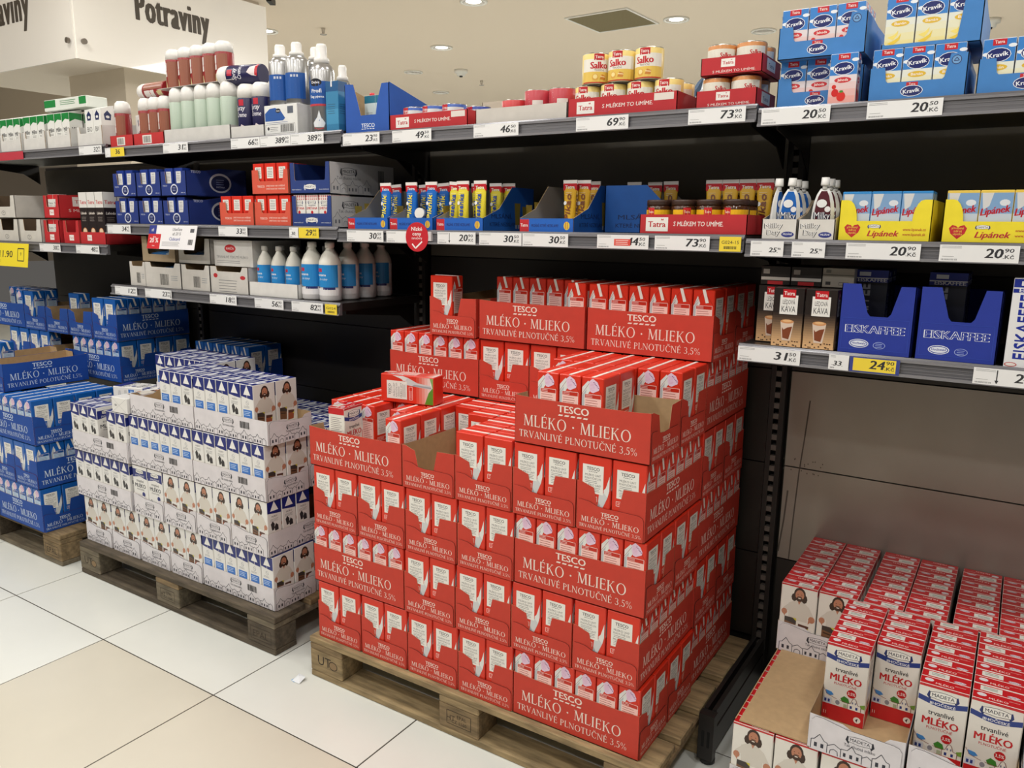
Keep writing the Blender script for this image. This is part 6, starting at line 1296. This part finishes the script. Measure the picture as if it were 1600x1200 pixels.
def lip_front(a, w): a.poly([(w*.16, .008), (w*.09, .020), (w*.07, .032), (w*.10, .039), (w*.14, .037), (w*.16, .033), (w*.18, .037), (w*.22, .039), (w*.25, .032), (w*.23, .020)], (196, 34, 44)); a.text('přirozený', w*.16, .030, .005, (240, 220, 80), wid=.024); a.text('zdroj', w*.16, .0235, .005, (240, 220, 80), wid=.016); a.text('vápníku', w*.16, .017, .005, (240, 220, 80), wid=.018); emblem(a, w*.40, .034, .55); a.text('Lipánek', w*.50, .012, .0135, (190, 30, 50), bold=.03, shear=.3, wid=w*.34); a.text('www.lipanek.cz', w*.83, .025, .0062, (190, 70, 40), bold=.01, wid=w*.24); a.text('www.lipanek.sk', w*.83, .014, .0062, (190, 70, 40), bold=.01, wid=w*.24)
def lip_tray():
    b = MB(); m = board(YL); w, d = .199, .27; fr = frame((0, 0, 0), (1, 0, 0), (0, 0, 1)); b.box(0, 0, 0, w, d, .002, m)
    arc = lambda cx, s: [(cx+s*.024*math.sin(t*PI/8), .044+.046*(1-math.cos(t*PI/8))) for t in range(5)]
    p = [(0, 0), (w, 0), (w, .095), (w-.018, .095)]+[(w-.018-.022*math.sin(t*PI/10), .095-.048*(1-math.cos(t*PI/10))) for t in range(1, 6)]+[(.018+.022*math.sin(t*PI/10), .095-.048*(1-math.cos(t*PI/10))) for t in range(5, 0, -1)]+[(.018, .095), (0, .095)]
    b.prism(fr, p, -.002, 0, m, m)
    b.prism(frame((w, 0, 0), (0, 1, 0), (0, 0, 1)), [(0, 0), (d, 0), (d, .095), (0, .095)], -.002, 0, m); b.prism(frame((0, d, 0), (0, -1, 0), (0, 0, 1)), [(0, 0), (d, 0), (d, .095), (0, .095)], -.002, 0, m)
    b.prism(frame((w, d, 0), (-1, 0, 0), (0, 0, 1)), [(0, 0), (w, 0), (w, .095), (0, .095)], -.002, 0, m); lip_front(Art(b, fr, rough=.5), w); return b.mesh('yellow_tray')
def lipc(top):
    w, d, h = .0635, .042, .112; b = MB(); b.box(0, 0, 0, w, d, h, ink(top, .3), cham=.0012)
    for k, fr in enumerate(boxframes(w, d)):
        W_ = w if k % 2 == 0 else d; a = Art(b, fr, rough=.3); a.rect(.0008, .001, W_-.0008, h*.95, (196, 206, 218)); a.rect(.0008, h*.55, W_-.0008, h*.95, (130, 166, 206)); a.poly([(W_*.05, h*.95), (W_*.4, h*.95), (W_*.30, h*.70), (W_*.12, h*.62)], (214, 214, 214)); a.ell(W_*.75, h*.76, .010, .007, (222, 226, 232))
        a.text('Lipánek', W_*.5, h*.55, .0155 if k % 2 == 0 else .010, (186, 30, 46), bold=.035, shear=.35, wid=W_*.90, rot=.16); a.ell(W_*.62, h*.16, .011, .009, (206, 160, 110)); a.rect(.0008, .001, W_-.0008, h*.10, mix(top, (230, 230, 230), .4))
    return b.mesh('snack_drink_carton')
LTM = lip_tray(); LC1, LC2 = lipc((60, 140, 206)), lipc((232, 200, 90))
for i, (x, me) in enumerate([(1.469, LC1), (1.690, LC2), (1.912, LC2)]):
    wd = ['left yellow tray', 'middle yellow tray', 'outermost yellow tray'][i]
    thing('yellow_tray', LTM, x, .345, zr, ['yellow tray with red heart, next to the pouches', 'yellow tray with red heart holding yellow-topped cartons, middle one', 'yellow tray with red heart at the right edge'][i], 'display tray', 'yellow trays')
    for j in range(2):
        for c in range(3): thing('drink_carton', me, x+.0035+c*.0645, .350+j*.046, zr+.0025, '%s-topped sweet drink carton, %s row %s of the %s' % (['blue', 'yellow', 'yellow'][i], ORD[j], ORD[c], wd), 'drink carton', 'sweet drink cartons')

# ---- right bay, lowest shelf
zk = 1.2065
def coffee():
    w, d, h = .0745, .048, .150; b = MB(); b.box(0, 0, 0, w, d, h, ink((34, 26, 24), .3), cham=.0012)
    for k, fr in enumerate(boxframes(w, d)):
        W_ = w if k % 2 == 0 else d; a = Art(b, fr, rough=.3)
        for i in range(14): a.rect(.0008, h*(.02+.04*i), W_-.0008, h*(.02+.04*(i+1)), mix((222, 178, 130), (34, 26, 24), (i/14)**1.3))
        s = W_/w
        a.rect(W_*.22, h*.56, W_*.80, h*.88, (232, 230, 226)); a.rect(W_*.30, h*.84, W_*.72, h*.975, (190, 28, 38)); a.text('Tatra', W_*.51, h*.88, .0095, (240, 230, 226), bold=.02, wid=.026*s); a.text('LEDOVÁ', W_*.51, h*.73, .0115, DK, bold=-.005, wid=.030*s); a.text('KÁVA', W_*.51, h*.60, .0155, DK, bold=.0, wid=.034*s)
        a.poly([(W_*.36, h*.12), (W_*.64, h*.12), (W_*.72, h*.44), (W_*.28, h*.44)], (216, 196, 180)); a.poly([(W_*.38, h*.16), (W_*.58, h*.14), (W_*.68, h*.36), (W_*.52, h*.34), (W_*.40, h*.30), (W_*.34, h*.34)], (128, 66, 40)); a.ell(W_*.5, h*.44, W_*.22, h*.035, (206, 146, 96)); a.ell(W_*.5, h*.45, W_*.15, h*.02, (226, 180, 130))
        r = random.Random(4)
        for i in range(14): a.ell(W_*(.05+.9*r.random()), h*(.03+.10*r.random()), .0022, .0016, (60, 34, 24), 6)
    me = b.mesh('iced_coffee_carton'); return me
LK = coffee()
for i, (x, y, lab) in enumerate([(1.333, .333, 'front row, nearer the shelf post'), (1.4105, .333, 'front row, nearer the blue tray'), (1.275, .40, 'standing farther back by the shelf post'), (1.353, .40, 'second row, left'), (1.4305-.0, .40, 'second row, right'), (1.30, .455, 'third row, left'), (1.378, .455, 'third row, middle'), (1.455 - .046, .51, 'fourth row')]):
    thing('iced_coffee_carton', LK, x, y, zk, 'black and brown iced coffee carton with white panel, '+lab, 'drink carton', 'iced coffee cartons')
def lyingc(c):
    b = MB(); w, d, h = .075, .15, .048; b.box(0, 0, 0, w, d, h, ink(c, .35), cham=.001); a = Art(b, frame((0, 0, 0), (1, 0, 0), (0, 0, 1)))
    if c[0] < 90: a.rect(.001, .012, w-.001, .020, (206, 202, 196)); a.rect(.018, .001, w-.018, .010, (190, 28, 38)); a.rect(.006, .028, .022, .040, (170, 168, 164))
    else: a.rect(.001, .030, w-.001, .032, (120, 118, 112)); a.rect(.008, .006, .020, .014, (60, 58, 56)); a.frame(.040, .006, .062, .013, .001, (90, 88, 84)); a.rect(.008, .036, .02, .044, (120, 118, 112))
    return b.mesh('lying_carton')
for i, (x, c, lab) in enumerate([(1.277, (34, 28, 26), 'black iced coffee carton lying on the others, by the shelf post'), (1.354, (34, 28, 26), 'black iced coffee carton lying on the others, in the middle'), (1.431, (176, 168, 156), 'pale grey carton lying on the others beside the blue tray')]):
    thing('iced_coffee_carton', lyingc(c), x, .405, zk+.1515, lab, 'drink carton', 'cartons lying on the iced coffee')
EB = (24, 48, 150)
def eis_tray():
    b = MB(); m = board(EB); w, d = .162, .30; fr = frame((0, 0, 0), (1, 0, 0), (0, 0, 1)); b.box(0, 0, 0, w, d, .002, m)
    b.prism(fr, [(0, 0), (w, 0), (w, .165), (w*.80, .165), (w*.70, .100), (w*.66, .092), (w*.42, .092), (w*.38, .100), (w*.26, .168), (0, .168)], -.002, 0, m, m)
    b.prism(frame((w, 0, 0), (0, 1, 0), (0, 0, 1)), [(0, 0), (d, 0), (d, .15), (d*.5, .15), (0, .165)], -.002, 0, m, m); b.prism(frame((0, d, 0), (0, -1, 0), (0, 0, 1)), [(0, 0), (d, 0), (d, .168), (d*.5, .15), (0, .15)], -.002, 0, m, m); b.prism(frame((w, d, 0), (-1, 0, 0), (0, 0, 1)), [(0, 0), (w, 0), (w, .15), (0, .15)], -.002, 0, m, m)
    a = Art(b, fr, rough=.5); a.text('EISKAFFEE', w*.50, .052, .019, (226, 230, 240), bold=.05, wid=w*.80); a.text('EISKAFFEE', w*.50, .0525, .018, EB, bold=-.018, wid=w*.79)
    a.ell(w*.30, .026, .022, .0105, (222, 226, 238), 20); a.ell(w*.30, .026, .020, .0088, EB, 20); a.ell(w*.30, .026, .018, .007, (222, 226, 238), 20); a.text('Hochwald', w*.30, .024, .0055, EB, bold=.02, wid=.030); a.ell(w*.58, .024, .0135, .0085, (150, 165, 215), 18); a.ell(w*.58, .024, .0122, .0073, EB, 18); a.lines(w*.53, .028, w*.63, .004, 3, .0013, (150, 165, 215))
    a.frame(.008, .012, w-.008, .086, .0012, (38, 66, 170)); return b.mesh('blue_coffee_tray')
ET = eis_tray()
def eiscarton(light):
    w, d, h = .082, .060, .195; base = (230, 230, 232) if light else (20, 22, 36); b = MB(); b.box(0, 0, 0, w, d, h, ink(base, .35), cham=.0015)
    for k, fr in enumerate(boxframes(w, d)):
        a = Art(b, fr, rough=.35); W_ = w if k % 2 == 0 else d
        a.rect(.001, h*.84, W_-.001, h-.001, (26, 44, 140)); a.rect(W_*.18, h*.92, W_*.5, h*.97, (226, 226, 230)); a.rect(.001, h*.885, W_-.001, h*.90, (216, 216, 220)); a.text('EISKAFFEE', W_*.15, h*.848, .009, (232, 232, 236), al='l', bold=.03, wid=W_*.8)
        a.text('EISKAFFEE', W_*.50, h*.10, .026, (24, 44, 150) if light else (120, 120, 126), al='l', bold=.04, wid=h*.72, rot=PI/2)
        if light: a.ell(W_*.80, h*.50, W_*.18, h*.18, (28, 50, 150)); a.ell(W_*.72, h*.10, W_*.22, h*.045, (30, 34, 50)); a.ell(W_*.70, h*.12, W_*.20, h*.03, (222, 222, 226)); a.ell(W_*.16, h*.035, .012, .005, (190, 60, 60)); a.ell(W_*.16, h*.035, .010, .0035, (236, 226, 220))
    return b.mesh('coffee_carton')
for i, x in enumerate((1.493, 1.664)):
    thing('coffee_tray', ET, x, .332, zk, ['blue EISKAFFEE tray with a deep notch, beside the iced coffee', 'blue EISKAFFEE tray with a deep notch, beside the upright carton'][i], 'display tray', 'blue coffee trays')
    for c in range(2): thing('coffee_carton', eiscarton(False) if i+c == 0 else bpy.data.meshes['coffee_carton'], x+.0025+c*.0775*1.0 if False else x+.004+c*.0, .44+c*.07, zk+.0025, 'dark coffee carton at the back of the %s blue tray, %s' % (['nearer', 'farther'][i], ['front one', 'back one'][c]), 'coffee carton', 'dark coffee cartons')
thing('coffee_carton', eiscarton(True), 1.842, .333, zk, 'white EISKAFFEE carton with vertical blue lettering at the right edge', 'coffee carton')
thing('coffee_carton', eiscarton(True), 1.930, .333, zk, 'white EISKAFFEE carton just outside, second from the blue tray', 'coffee carton')
